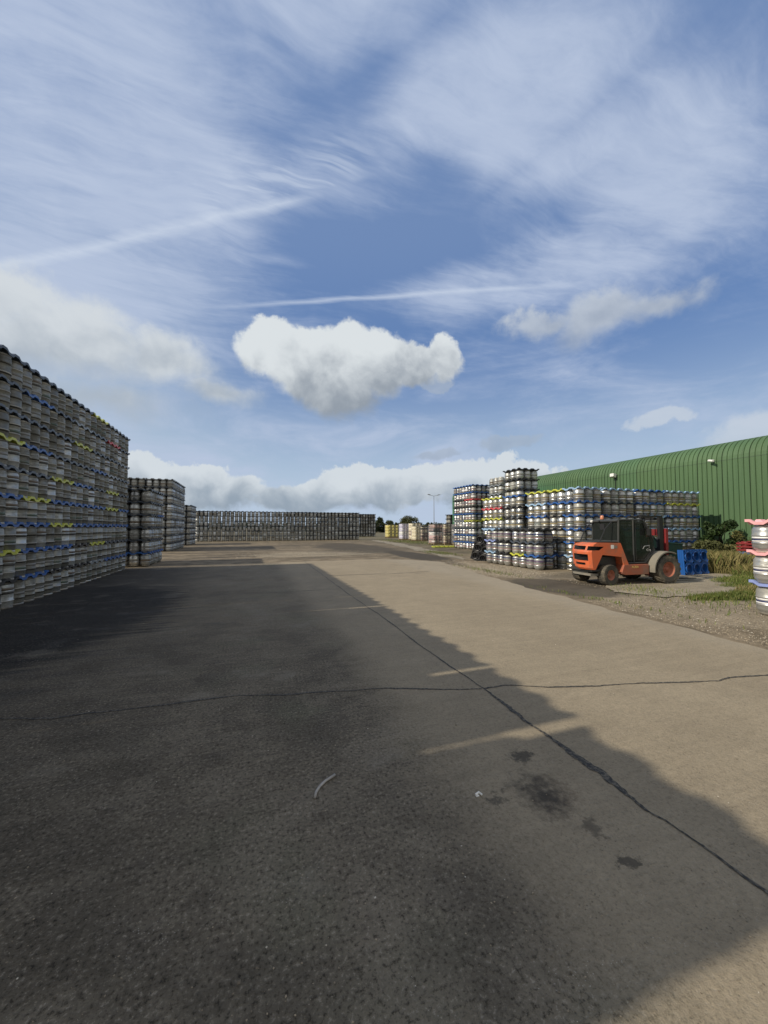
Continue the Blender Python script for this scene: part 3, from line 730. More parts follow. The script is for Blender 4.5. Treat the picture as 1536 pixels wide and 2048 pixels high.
def tray_mesh(nx_, ny_, p, mat):
    k = (nx_, ny_, round(p, 3), mat)
    if k not in _tc:
        V, Q = tray_geo(nx_, ny_, p); _tc[k] = fast_mesh('keg_tray', V, Q, np.zeros(len(Q)), [mat], smooth=False)
    return _tc[k]

fwd = Vector((math.sin(R(19.42)), math.cos(R(19.42)), 0))
KEGS, TRAYS = [], []   # candidates (depth, ...)
bulk = []              # (style, h, x, y, z, rot)
TM = ['tray_blue', 'tray_yellow', 'tray_black', 'tray_dark', 'tray_light', 'tray_grey', 'tray_red', 'tray_pink', 'tray_violet', 'tray_orange']
COLW = dict(tray_blue='blue', tray_yellow='yellow', tray_black='black', tray_dark='dark grey', tray_light='pale blue', tray_grey='grey', tray_red='red', tray_pink='pink', tray_violet='violet', tray_orange='orange')

def stack(name, x0, y0, xs, ys, nl, h, p, styles, trayfn, faceX, faceY, where, single=lambda i, j, k: False, jit=0.006, pj=0.02, keep=2, wdesc='steel keg', group=None, gapfn=None, ribs='grey', trays_single=True):
    """xs, ys: [(kegs in a pallet, gap after)] ; faceX / faceY: which side is seen, -1 or +1 or 0"""
    rr = random.Random(hash(name) % 1000 if False else sum(map(ord, name)))
    cols_x = []; off = x0
    for a, (n, g) in enumerate(xs):
        cols_x.append((off, n)); off += n * p + g
    cols_y = []; off = y0
    for a, (n, g) in enumerate(ys):
        cols_y.append((off, n)); off += n * p + g
    NX, NY = sum(n for n, g in xs), sum(n for n, g in ys)
    ti = 0; ii0 = 0
    for a, (ox, n) in enumerate(cols_x):
        jj0 = 0
        for b2, (oy, m_) in enumerate(cols_y):
            lx, ly = (rr.random() - 0.5) * pj * 2, (rr.random() - 0.5) * pj * 2
            lean = ((rr.random() - 0.5) * 0.006, (rr.random() - 0.5) * 0.006)
            for k in range(nl):
                dx_, dy_ = lx + lean[0] * k + (rr.random() - 0.5) * jit, ly + lean[1] * k + (rr.random() - 0.5) * jit
                if gapfn: gx = gapfn(a, b2, k); 
                else: gx = (0, 0)
                if gx is None: continue
                dx_ += gx[0]; dy_ += gx[1]
                front = (faceX < 0 and a == 0) or (faceX > 0 and a == len(cols_x) - 1) or (faceY < 0 and b2 == 0) or k == nl - 1
                tm = trayfn(a, b2, k, rr)
                cx_, cy_ = ox + n * p / 2 + dx_, oy + m_ * p / 2 + dy_
                if front and tm:
                    TRAYS.append((Vector((cx_, cy_, 0)).dot(fwd), n, m_, p, tm, (cx_, cy_, (k + 1) * h), name, where, (a, b2, k), nl, trays_single and ((faceX != 0 and a == (0 if faceX < 0 else len(cols_x) - 1)) or (faceY < 0 and b2 == 0)), len(cols_x), len(cols_y), faceX, faceY))
                sty0 = styles(a, b2, k, rr)
                for i in range(n):
                    for j in range(m_):
                        I, J = ii0 + i, jj0 + j
                        di = min(I if faceX < 0 else (NX - 1 - I if faceX > 0 else 99), J if faceY < 0 else 99)
                        if di >= keep and k < nl - 1: continue
                        sty = sty0 if isinstance(sty0, str) else rr.choice(sty0)
                        kx, ky = ox + (i + 0.5) * p + dx_ + (rr.random() - 0.5) * jit, oy + (j + 0.5) * p + dy_ + (rr.random() - 0.5) * jit
                        rec = (sty, h - 0.036, kx, ky, k * h, rr.random() * 6.28)
                        if di == 0 and single(I, J, k):
                            KEGS.append((Vector((kx, ky, 0)).dot(fwd), rec, (I, J, k, nl, NX, NY, faceX, faceY), where, group or ('kegs in ' + where)))
                        else: bulk.append(rec)
            jj0 += m_
        ii0 += n

def pick(*a): return lambda *_: list(a)
# --- the tall stack on the left (13 pallets long, 9 layers)
LW = {  # from the far end: layer -> colours for pallets 0..6
 0: ['tray_blue', 'tray_blue', 'tray_grey', 'tray_black', 'tray_black', 'tray_blue', 'tray_black'],
 1: ['tray_dark', 'tray_dark', 'tray_yellow', 'tray_black', 'tray_blue', 'tray_blue', 'tray_yellow'],
 2: ['tray_blue', 'tray_blue', 'tray_blue', 'tray_blue', 'tray_yellow', 'tray_blue', 'tray_blue'],
 3: ['tray_blue', 'tray_yellow', 'tray_blue', 'tray_blue', 'tray_blue', 'tray_yellow', 'tray_blue'],
 4: ['tray_dark', 'tray_yellow', 'tray_dark', 'tray_blue', 'tray_yellow', 'tray_dark', 'tray_dark'],
 5: ['tray_dark', 'tray_grey', 'tray_blue', 'tray_dark', 'tray_dark', 'tray_blue', 'tray_yellow'],
 6: ['tray_grey', 'tray_dark', 'tray_dark', 'tray_yellow', 'tray_dark', 'tray_dark', 'tray_dark'],
 7: ['tray_dark', 'tray_red', 'tray_dark', 'tray_grey', 'tray_dark', 'tray_blue', 'tray_dark'],
 8: ['tray_dark', 'tray_grey', 'tray_yellow', 'tray_dark', 'tray_dark', 'tray_dark', 'tray_dark']}
def lw_tray(a, b2, k, rr):
    i = 11 - b2
    return LW[k][i] if i < 7 else rr.choice(['tray_dark', 'tray_blue'])
stack('tall left', -4.57 - 4 * 0.415, 2.66, [(2, 0.0), (2, 0.0)], [(3, 0.005)] * 12, 9, 0.571, 0.415, pick('dull_a', 'dull_b', 'dull_c', 'dull_d', 'dull_b'), lw_tray, 1, 0,
      'tall left stack', single=lambda i, j, k: j >= 16, jit=0.006, pj=0.010, keep=4, gapfn=lambda a, b2, k: (0, (-0.05, 0, 0.0, -0.025)[b2] if b2 < 4 and k == 8 else 0))
rr = random.Random(4)          # the pallet at the near end of it, kegs set a little apart, top two layers a hand's width off the next
for k in range(9):
    sh = -0.055 if k == 8 else (0.01 if k == 7 else 0.03)
    for i in range(4):
        for j in range(3):
            bulk.append(('dull_b', 0.535, -4.66 - (i + 0.5) * 0.415, 1.85 + (j - 1) * 0.53 + (0.07 if i % 2 else -0.07) + sh, k * 0.571, rr.random() * 6))
    for i in range(2):
        TRAYS.append((1.8, 2, 3, 0.49, 'tray_dark', (-4.72 - (i + 0.5) * 0.83, 1.82 + sh, (k + 1) * 0.571), 'near end', 'near end', (0, 0, k), 9, False, 1, 1, 0, 0))
# --- second stack on the left, two blocks
stack('second left', -5.30, 18.85, [(3, 0)], [(3, 0.05), (3, 0.02)], 6, 0.547, 0.425, pick('grey_a', 'grey_b', 'bright_c'), lambda a, b2, k, rr: rr.choice(['tray_dark', 'tray_dark', 'tray_blue']) if k else 'tray_blue', 1, -1,
      'six-layer block behind the tall stack', single=lambda i, j, k: True)
stack('back left', -9.45, 29.9, [(3, 0.06), (3, 0.06), (4, 0)], [(3, 0.1), (3, 0.08), (3, 0.08), (4, 0)], 9, 0.555, 0.42, pick('grey_a', 'grey_b', 'bright_c'), lambda a, b2, k, rr: rr.choice(['tray_dark', 'tray_grey', 'tray_dark']), 1, -1, 'nine-layer stack further back')
stack('small left', -7.0, 39.5, [(2, 0.05), (2, 0)], [(4, 0.1), (4, 0)], 7, 0.53, 0.44, pick('grey_a', 'grey_b'), lambda a, b2, k, rr: 'tray_dark', 1, -1, 'stack at the left end of the far row')
# --- the long far row
stack('far row', -6.1, 49.5, [(3, 0.05)] * 14, [(3, 0)], 6, 0.60, 0.462, pick('grey_a', 'grey_b', 'dull_c', 'bright_c'), lambda a, b2, k, rr: rr.choice(['tray_grey', 'tray_grey', 'tray_dark']), 0, -1, 'long far row')
stack('far end row', 17.3, 66.0, [(3, 0.1)] * 3, [(3, 0)], 7, 0.578, 0.47, pick('grey_a', 'dull_a', 'dull_c'), lambda a, b2, k, rr: rr.choice(['tray_dark', 'tray_black']), -1, -1, 'darker row beyond the far row')
# --- right side
def hid_fork(I, J, k):       # behind the forklift
    return 0 <= J and 1 <= I <= 11 and (k <= (2 if I < 2 else 3))
S4T = {5: ['tray_light', 'tray_light', 'tray_blue', 'tray_light'], 4: ['tray_blue', 'tray_dark', 'tray_blue', 'tray_yellow'], 3: ['tray_blue', 'tray_blue', 'tray_light', 'tray_blue'], 2: ['tray_blue', 'tray_blue', 'tray_light', 'tray_light'],
       1: ['tray_blue', 'tray_black', 'tray_violet', 'tray_blue'], 0: ['tray_light', 'tray_light', 'tray_blue', 'tray_blue']}
def s4_tray(a, b2, k, rr):
    if b2 == 0: return S4T[k][min(a, 3)]
    return {5: 'tray_yellow', 4: 'tray_blue' if b2 == 1 else 'tray_light', 3: 'tray_black' if b2 == 1 else 'tray_blue', 2: 'tray_black', 1: 'tray_dark', 0: 'tray_blue'}[k]
stack('big right', 11.72, 11.08, [(3, 0.16), (4, 0.10), (4, 0.08), (5, 0)], [(2, 0.03), (2, 0.02), (3, 0)], 6, 0.527, 0.412, pick('bright_a', 'bright_b', 'bright_a', 'bright_c', 'bright_d'), s4_tray, -1, -1,
      'six-layer stack behind the forklift', single=lambda I, J, k: (I == 0 and (k >= 2 or J < 2)) or (J == 0 and not hid_fork(I, J, k)))
stack('low right', 10.50, 11.86, [(2, 0)], [(2, 0.02), (2, 0.14), (2, 0.05), (2, 0)], 3, 0.522, 0.425, pick('navy_a', 'navy_b', 'navy_b'),
      lambda a, b2, k, rr: {2: ['tray_black', 'tray_black', 'tray_black', 'tray_light'], 1: ['tray_dark', 'tray_dark', 'tray_black', 'tray_violet'], 0: ['tray_blue', 'tray_yellow', 'tray_black', 'tray_light']}[k][b2], -1, -1,
      'low three-layer stack', single=lambda I, J, k: True)
stack('middle right', 11.52, 14.22, [(3, 0), (3, 0)], [(3, 0.05), (4, 0)], 6, 0.518, 0.415, pick('bright_a', 'bright_b', 'bright_c', 'bright_a'),
      lambda a, b2, k, rr: {5: 'tray_blue' if b2 == 0 else 'tray_yellow', 4: 'tray_black' if b2 == 0 else rr.choice(['tray_blue', 'tray_red']), 3: 'tray_black' if b2 == 0 else 'tray_yellow', 2: 'tray_light', 1: 'tray_blue', 0: 'tray_blue'}[k], -1, -1, 'stack with the yellow trays')
stack('peak right', 12.45, 15.3, [(3, 0)], [(3, 0)], 9, 0.505, 0.42, pick('grey_a', 'bright_c', 'grey_b'), lambda a, b2, k, rr: rr.choice(['tray_black', 'tray_dark']), -1, -1, 'highest stack on the right')
stack('peak behind right', 13.6, 18.4, [(3, 0)], [(3, 0)], 9, 0.515, 0.42, pick('grey_a', 'bright_c', 'grey_b'), lambda a, b2, k, rr: None if k == 8 else rr.choice(['tray_grey', 'tray_dark', 'tray_yellow']), -1, -1, 'bare-topped stack behind the highest')
stack('far right', 15.5, 24.2, [(4, 0.22), (4, 0)], [(3, 0.04), (4, 0)], 9, 0.535, 0.415, pick('pale_a', 'pale_b', 'pale_c', 'navy_b'),
      lambda a, b2, k, rr: {8: 'tray_blue', 7: 'tray_blue', 6: rr.choice(['tray_blue', 'tray_red', 'tray_black']), 5: 'tray_black', 4: 'tray_blue', 3: 'tray_yellow' if b2 == 0 else 'tray_grey', 2: 'tray_dark', 1: 'tray_blue', 0: 'tray_blue'}[k], -1, -1, 'nine-layer stack at the end of the right side')
stack('dark far right', 24.5, 44.0, [(3, 0)], [(2, 0)], 6, 0.55, 0.5, pick('dull_a'), lambda a, b2, k, rr: 'tray_black', -1, -1, 'dark stack')
# --- close kegs at the right edge
stack('near right', 9.16, 3.80, [(2, 0)], [(2, 0)], 3, 0.585, 0.43, pick('stripe'), lambda a, b2, k, rr: ['tray_violet', 'tray_pink', 'tray_pink'][k], -1, -1, 'close stack on the right edge', single=lambda I, J, k: True, pj=0.0, gapfn=lambda a, b, k: (-0.035 * k, 0))

# individual kegs: the 300 that show largest
KEGS.sort(key=lambda q: q[0])
def keg_label(rec, idx, where):
    I, J, k, nl, NX, NY, fx, fy = idx
    sty = rec[0]; L = LAY(k, nl)
    if where == 'tall left stack': return f'dull ribbed keg, {L} layer, {ORD[NY - J]} column from the far end of tall left stack'
    if where == 'six-layer block behind the tall stack':
        return f'grey keg, {L} layer, front column {ORD[I + 1]} from left, block behind tall left stack' if J == 0 else f'grey keg, {L} layer, {ORD[J + 1]} along the side of block behind tall left stack'
    if where == 'six-layer stack behind the forklift':
        return f'banded keg, {L} layer, front column {ORD[I + 1]} from corner, stack behind forklift' if J == 0 else f'sunlit keg, {L} layer, {ORD[J + 1]} back along left side, stack behind forklift'
    if where == 'low three-layer stack':
        return f'purple banded keg, {L} layer, {ORD[J + 1]} back along side of low stack by gravel' if I == 0 else f'purple banded keg, {L} layer, right of the corner of low stack by gravel'
    if where == 'close stack on the right edge':
        return f'large striped keg, {L} layer, ' + ('corner column' if I == 0 and J == 0 else ('second column back' if J else 'column right of the corner')) + ' of close right-hand stack'
sing = KEGS[:300]; bulk += [q[1] for q in KEGS[300:]]
for d_, rec, idx, where, grp in sing:
    sty, h, kx, ky, kz, rot = rec
    e = empty('steel_keg', (kx, ky, kz), keg_label(rec, idx, where), 'keg', grp, rot)
    for nm, me in keg_parts(sty, h, 40 if where.startswith('close') else 24): inst(nm, me, e)
# the rest
seg_of = lambda x_, y_: 14 if Vector((x_, y_, 0)).dot(fwd) < 22 else 10
VV, FF, MM = [], [], []; base_i = 0
for sty, h, kx, ky, kz, rot in bulk:
    V, Q, mm = keg_flat(sty, h, seg_of(kx, ky))
    ca, sa = math.cos(rot), math.sin(rot)
    P = np.empty_like(V); P[:, 0] = V[:, 0] * ca - V[:, 1] * sa + kx; P[:, 1] = V[:, 0] * sa + V[:, 1] * ca + ky; P[:, 2] = V[:, 2] + kz
    VV.append(P); FF.append(Q + base_i); MM.append(mm); base_i += len(V)
print('bulk kegs', len(bulk), 'single', len(sing), 'verts', base_i)
o = inst('steel_kegs', fast_mesh('steel_kegs', np.concatenate(VV), np.concatenate(FF), np.concatenate(MM), KMAT))
tag(o, 'masses of grey steel kegs in the far row and other stacks', 'kegs', None, 'stuff')

# trays
TRAYS.sort(key=lambda q: q[0])
TW = {'six-layer block behind the tall stack': 'block behind tall left stack', 'nine-layer stack further back': 'nine-layer stack on the left', 'stack at the left end of the far row': 'stack left of far row', 'darker row beyond the far row': 'dark row beyond far row',
      'six-layer stack behind the forklift': 'stack behind forklift', 'bare-topped stack behind the highest': 'bare-topped stack', 'nine-layer stack at the end of the right side': 'last right-hand stack', 'close stack on the right edge': 'close striped kegs', 'highest stack on the right': 'highest right stack'}
def tray_label(q):
    cw = COLW[q[4]]; a, b2, k = q[8]; nl, ncx, ncy, fx, fy = q[9], q[11], q[12], q[13], q[14]; where = q[7]; L = LAY(k, nl)
    if where == 'tall left stack': return f'{cw} plastic tray on {L} layer, {ORD[ncy - b2]} pallet from far end, tall left stack'
    pos = ''
    if ncx > 1 or ncy > 1:
        if fy < 0 and b2 == 0 and not (fx < 0 and a == 0) and ncx > 1: pos = f', {ORD[a + 1]} pallet along'
        elif ncy > 1: pos = f', {ORD[b2 + 1]} pallet back'
        elif ncx > 1: pos = ', first pallet'
    return f'{cw} tray on {L} layer{pos}, ' + TW.get(where, where)
vis = [q for q in TRAYS if q[10]]; rest_t = [q for q in TRAYS if not q[10]]
tall_near = lambda q: q[7] == 'tall left stack' and (q[12] - q[8][1]) > 7
rest_t += [q for q in vis if tall_near(q)]; vis = [q for q in vis if not tall_near(q)]
rest_t += vis[280:]; vis = vis[:280]
for q in vis:
    o = inst('keg_tray', tray_mesh(q[1], q[2], q[3], q[4]), None, q[5]); tag(o, tray_label(q), 'tray', 'trays between the layers of kegs')
VV, FF, MM = [], [], []; base_i = 0
for q in rest_t:
    V, Q = tray_geo(q[1], q[2], q[3]); VV.append(V + np.array(q[5])); FF.append(Q + base_i); MM.append(np.full(len(Q), TM.index(q[4]))); base_i += len(V)
print('trays', len(vis), len(rest_t))
o = inst('keg_trays', fast_mesh('keg_trays', np.concatenate(VV), np.concatenate(FF), np.concatenate(MM), TM, False)); tag(o, 'plastic trays between the layers of the distant keg stacks', 'trays', None, 'stuff')

# ------------------------------------------------------------------ loose ring trays
def ring_tray_mesh(mat, nx_=3, ny_=2, p=0.42, seg=20):
    mb = MB()
    def hgt(u, v):
        f = lambda t: 1.0 if (t < 0.16 or t > 0.84) else (0.0 if 0.34 < t < 0.66 else ((0.34 - t) / 0.18 if t < 0.5 else (t - 0.66) / 0.18))
        return 0.055 * f(u) * f(v)
    for i in range(nx_):
        for j in range(ny_):
            cx_, cy_ = (i + 0.5 - nx_ / 2) * p, (j + 0.5 - ny_ / 2) * p
            V = []; rings = [(0.146, -0.035), (0.146, 0.040), (0.160, 0.046), (0.172, 0.030), (0.176, 0.0), (0.19, -0.004)]
            for r_, z_ in rings:
                for k in range(seg):
                    t = 2 * math.pi * k / seg; V.append((cx_ + r_ * math.cos(t), cy_ + r_ * math.sin(t), z_))
            for k in range(seg):
                t = 2 * math.pi * k / seg; c1, s1 = math.cos(t), math.sin(t); q = (p / 2) / max(abs(c1), abs(s1)); u, v = q * c1, q * s1
                V.append((cx_ + u, cy_ + v, hgt(u / p + 0.5, v / p + 0.5)))
            n = len(rings) + 1
            F_ = [(a * seg + k, (a + 1) * seg + k, (a + 1) * seg + (k + 1) % seg, a * seg + (k + 1) % seg) for a in range(n - 1) for k in range(seg)]
            mb.add(V, F_)
    # skirt
    for sx in (-1, 1):
        mb.box(sx * nx_ * p / 2 - 0.012, sx * nx_ * p / 2 + 0.012, -ny_ * p / 2, ny_ * p / 2, -0.045, 0.012)
    for sy in (-1, 1):
        mb.box(-nx_ * p / 2, nx_ * p / 2, sy * ny_ * p / 2 - 0.012, sy * ny_ * p / 2 + 0.012, -0.045, 0.012)
    V, F_, mm = mb.arrays(); me = bpy.data.meshes.new('ring_tray'); me.from_pydata(V.tolist(), [], F_); me.materials.append(M[mat]); me.update(); return me
def ring_tray(me, loc, rot, label, grp):
    o = inst('ring_tray', me, None, loc, rot); s_ = o.modifiers.new('thick', 'SOLIDIFY'); s_.thickness = 0.008; s_.offset = 0
    return tag(o, label, 'tray', grp)
mb_ = ring_tray_mesh('tray_blue_loose')
for i in range(3):
    ring_tray(mb_, (14.80 + 0.012 * i, 9.02 + i * 0.075, 0.43), (R(90 - 3), 0, R(2)), ('front' if i == 0 else ORD[i + 1]) + ' bright blue ring tray standing on edge beside the forklift', 'blue trays standing on edge by the forklift')
mb_ = ring_tray_mesh('tray_black'); my_ = ring_tray_mesh('tray_yellow')
for i in range(5):
    ring_tray(my_ if i == 0 else mb_, (11.25 - i * 0.09, 16.1 + i * 0.05, 0.58), (R(90), R(90 + 17), R(-58)), ('yellow tray leaning nearest the low stack' if i == 0 else f'black tray leaning by the low keg stack, {ORD[i]} from the yellow one'), 'trays leaning by the low keg stack')
for i in range(2):
    ring_tray(my_, (15.0 + i * 1.3, 28.4 - i * 0.25, 0.06), (0, 0, R(-8)), 'bright yellow tray flat on the ground, ' + ('left one of two' if i == 0 else 'right one of two'), 'yellow trays flat on the ground')
# red and blue trays behind the close kegs
mb_ = ring_tray_mesh('tray_blue'); simple('tray_red_dark', (0.20, 0.018, 0.02), 0.45, 0, 0.2, 5)
mr_ = ring_tray_mesh('tray_red_dark')
for k in range(9):
    ring_tray(mb_ if k < 6 else mr_, (18.35, 8.95, 0.08 + k * 0.122), (0, 0, R(4)), f'{"blue" if k < 6 else "red"} tray in pile by the bushes, {ORD[k + 1]} from the bottom', 'blue and red trays piled by the bushes')

# ------------------------------------------------------------------ wrapped pallets in the distance
def wrapped(x_, y_, w, d_, h, mats, label, seed, n=3, nl=4):
    rr = random.Random(seed)
    e = empty('wrapped_pallet', (x_, y_, 0), label, 'pallet', 'wrapped pallets standing beyond the right stacks', R(rr.uniform(-4, 4)))
    mb = MB()
    for k in range(3): mb.box(-w / 2, w / 2, -d_ / 2 + k * (d_ - 0.1) / 2, -d_ / 2 + k * (d_ - 0.1) / 2 + 0.1, 0, 0.1)
    mb.box(-w / 2, w / 2, -d_ / 2, d_ / 2, 0.102, 0.13); mb.build('pallet', 'wood', e)
    mb = MB(); q = w / n; lh = (h - 0.14) / nl; m2 = max(1, round(d_ / q))
    for k in range(nl):
        for i in range(n):
            for j in range(m2):
                cx_, cy_ = (i + 0.5) * q - w / 2, (j + 0.5) * d_ / m2 - d_ / 2; r_ = q * 0.47; z0 = 0.14 + k * lh
                a_, b3 = rr.randrange(len(mats)), k % len(mats)
                mb.lathe([(r_ * 0.8, z0), (r_ * 0.97, z0 + lh * 0.08), (r_ * 0.97, z0 + lh * 0.35), (r_, z0 + lh * 0.38), (r_, z0 + lh * 0.62), (r_ * 0.97, z0 + lh * 0.65), (r_ * 0.97, z0 + lh * 0.9), (r_ * 0.8, z0 + lh * 0.97), (0.01, z0 + lh * 0.97)], 10, [b3, b3, b3, a_, b3, b3, b3, b3], org=(cx_, cy_, 0))
        mb.box(-w / 2, w / 2, -d_ / 2, d_ / 2, 0.14 + (k + 0.97) * lh, 0.14 + (k + 1.0) * lh, rr.randrange(len(mats)))
    mb.build('load', mats, e, True)
    mb = MB(); mb.box(-w / 2 - 0.01, w / 2 + 0.01, -d_ / 2 - 0.01, d_ / 2 + 0.01, 0.14, h + 0.01); mb.build('film', 'film', e)
wrapped(21.6, 57.5, 1.9, 1.6, 2.05, ['load_yellow', 'load_yellow', 'load_yellow'], 'tall yellow load on a pallet at the far end of the row', 1)
wrapped(22.9, 55.0, 0.9, 1.0, 1.35, ['load_green', 'load_green'], 'small dark green load beside the yellow pallet', 2, 2, 3)
wrapped(19.7, 47.6, 1.2, 1.2, 2.15, ['load_lilac', 'load_white', 'load_lilac'], 'white and lilac load standing behind the cream one', 3)
wrapped(20.6, 46.2, 1.4, 1.2, 2.2, ['load_cream', 'load_brown', 'load_cream'], 'tall cream load with brown stripes beyond the brown one', 4)
wrapped(19.5, 43.4, 0.75, 1.2, 1.8, ['load_cream', 'load_cream'], 'narrow cream load left of the brown load', 5, 2)
wrapped(20.6, 43.2, 1.5, 1.2, 1.85, ['load_brown', 'load_brown', 'load_cream', 'load_black'], 'reddish brown load over black base with cream trim', 6)
wrapped(21.0, 41.0, 0.95, 1.2, 1.75, ['load_lilac', 'load_white'], 'white load left of the purple one', 7, 3)
wrapped(22.2, 41.0, 1.2, 1.2, 1.8, ['load_purple', 'load_lilac', 'load_lilac'], 'purple and white load in the middle of the row', 8)
wrapped(17.0, 33.2, 0.95, 1.2, 1.95, ['load_brown', 'load_pink', 'load_white', 'load_black'], 'pink and brown load over a black base, left of the striped one', 9, 3, 5)
wrapped(18.0, 32.8, 1.1, 1.2, 1.95, ['load_brown', 'load_cream', 'load_black'], 'brown and cream striped load', 10, 3, 5)
wrapped(18.7, 31.9, 1.0, 1.0, 1.95, ['load_black', 'load_black', 'load_grey'], 'black and grey load right of the striped one', 11, 2, 4)
wrapped(17.9, 29.0, 0.8, 0.9, 1.95, ['load_grey', 'load_white', 'load_black'], 'grey load with white caps beside the white box', 12, 2, 4)
wrapped(17.4, 27.4, 1.0, 0.9, 0.55, ['load_white', 'load_white'], 'low white box on a pallet at the foot of the last keg stack', 13, 2, 1)

# ------------------------------------------------------------------ forklift
FK = empty('forklift', (9.64, 8.1, 0), 'orange rough-terrain forklift with dark cab parked in front of keg stack', 'forklift', None, R(-6))
def boolcut(o, cutters):
    import bmesh
    for q_ in [o] + cutters:
        bm = bmesh.new(); bm.from_mesh(q_.data); bmesh.ops.recalc_face_normals(bm, faces=bm.faces); bm.to_mesh(q_.data); bm.free()
    dg = bpy.context.evaluated_depsgraph_get()
    for c_ in cutters:
        mo = o.modifiers.new('cut', 'BOOLEAN'); mo.object = c_; mo.operation = 'DIFFERENCE'; mo.solver = 'EXACT'
    bpy.context.view_layer.update(); dg = bpy.context.evaluated_depsgraph_get()
    me = bpy.data.meshes.new_from_object(o.evaluated_get(dg)); o.modifiers.clear(); o.data = me
    for c_ in cutters: bpy.data.objects.remove(c_, do_unlink=True)
PB = [(-0.60, 0.50), (-0.56, 0.45), (-0.50, 0.45), (-0.18, 0.87), (0.48, 0.80), (0.56, 0.57), (0.73, 0.57), (0.46, 1.20), (-0.42, 1.22), (-0.56, 1.16), (-0.64, 0.95)]
SL = [(0.05, 0.10), (0.11, 0.03), (0.25, 0.0), (0.50, 0.0), (0.80, 0.14), (1.05, 0.30), (1.20, 0.42)]   # the counterweight is bowed in plan
V = []
for y_, sh in SL:
    for a, c_ in PB: V.append((a + sh * max(0.0, min(1.0, (-0.15 - a) / 0.4)), y_, c_))
n_ = len(PB); F_ = [tuple(range(n_)), tuple(range(len(V) - 1, len(V) - n_ - 1, -1))]
for k in range(len(SL) - 1): F_ += [(k * n_ + i, (k + 1) * n_ + i, (k + 1) * n_ + (i + 1) % n_, k * n_ + (i + 1) % n_) for i in range(n_)]
mb = MB(); mb.add(V, F_)
body = mb.build('body', ['paint_orange', 'paint_black'], FK, bevel=0.03)
cut = []
q = MB(); q.prism([(-0.80, 1.13), (-0.12, 1.10), (-0.28, 1.0), (-0.80, 1.0)], -0.05, 0.16); cut.append(q.build('cut', 'paint_black', FK))
q = MB(); q.box(-0.9, -0.40, 0.22, 0.85, 1.01, 1.12); cut.append(q.build('cut', 'paint_black', FK))
q = MB(); q.prism([(-0.90, 0.90), (-0.44, 0.88), (-0.40, 0.80), (-0.46, 0.71), (-0.90, 0.70)], 0.12, 0.80); cut.append(q.build('cut', 'paint_black', FK))
q = MB(); q.box(-0.9, -0.53, 0.22, 0.80, 0.58, 0.645); cut.append(q.build('cut', 'paint_black', FK))
try: boolcut(body, cut)
except Exception as e_: print('bool', e_)
q = MB()
for z0 in (0.73, 0.77, 0.81, 0.85): q.box(-0.52, -0.50, 0.2, 0.75, z0, z0 + 0.015)
q.box(-0.45, -0.43, 0.13, 0.79, 0.705, 0.895); q.box(-0.43, -0.41, 0.16, 0.84, 1.012, 1.118); q.build('grille', 'paint_black', FK)
q = MB(); q.box(-0.40, 0.44, 0.12, 1.13, 1.215, 1.245); q.build('hood', 'paint_dark', FK, bevel=0.01)
q = MB(); q.prism([(0.45, 0.32), (0.55, 0.575), (1.42, 0.575), (1.42, 0.28), (0.58, 0.28)], 0.03, 1.22); q.build('chassis', 'paint_orange_dirty', FK, bevel=0.012)
q = MB(); q.box(-0.45, 1.95, 0.30, 0.95, 0.34, 0.55); q.box(-0.15, 0.50, 0.28, 1.0, 0.551, 0.80); q.box(1.43, 2.1, 0.24, 1.02, 0.40, 0.93); q.box(-0.5, -0.12, 0.10, 1.15, 0.40, 0.448)
q.box(-0.06, 0.18, 0.2, 1.05, 0.22, 0.33); q.box(1.9, 2.1, 0.1, 1.1, 0.32, 0.398); q.build('underbody', 'paint_dark', FK)
q = MB(); q.box(-0.50, -0.2, 0.15, 0.85, 0.27, 0.33); q.build('towing_bracket', 'fender_grey', FK)
# cab
q = MB(); q.prism([(0.42, 1.85), (0.47, 1.895), (1.30, 1.905), (1.40, 1.85)], 0.12, 1.13); q.build('roof', 'paint_dark', FK, bevel=0.015)
q = MB()
for ys_ in (0.12, 1.10):
    for pts in ([(0.47, 1.87), (0.45, 1.24), (0.75, 0.60)], [(0.98, 1.87), (0.98, 0.63)], [(1.36, 1.87), (1.68, 1.33), (1.72, 0.98), (1.38, 0.62)], [(0.73, 0.61), (1.40, 0.62)]):
        q.tube([(a, ys_, c_) for a, c_ in pts], 0.027, 8)
q.tube([(1.68, 0.12, 1.33), (1.68, 1.10, 1.33)], 0.02, 6); q.tube([(0.46, 0.12, 1.25), (0.46, 1.10, 1.25)], 0.02, 6); q.tube([(0.44, 0.12, 1.84), (0.44, 1.10, 1.84)], 0.03, 6)
q.build('cab_frame', 'paint_dark', FK)
for ys_ in (0.30, 1.08):
    q = MB(); q.tube([(0.44, ys_, 1.85), (0.20, ys_ + 0.02, 1.62), (0.0, ys_ + 0.03, 1.23)], 0.016, 6); q.build('guard_bar', 'paint_black', FK)
dr = MB(); dr.prism([(0.99, 1.84), (1.34, 1.84), (1.65, 1.33), (1.69, 1.0), (1.37, 0.66), (1.0, 0.66)], 0.118, 0.124); dr = dr.build('door', 'cab_glass', FK)
q = MB(); q.tube([(1.30, 0.10, 1.02), (1.32, 0.07, 1.10), (1.50, 0.07, 1.12), (1.53, 0.10, 1.05)], 0.012, 6); q.build('handle', 'pole_grey', dr)
q = MB(); q.tube([(1.04, 0.10, 1.80), (1.30, 0.10, 1.80), (1.60, 0.10, 1.33), (1.64, 0.10, 1.0), (1.35, 0.10, 0.70), (1.04, 0.10, 0.70), (1.04, 0.10, 1.80)], 0.010, 6); q.build('frame', 'paint_black', dr)
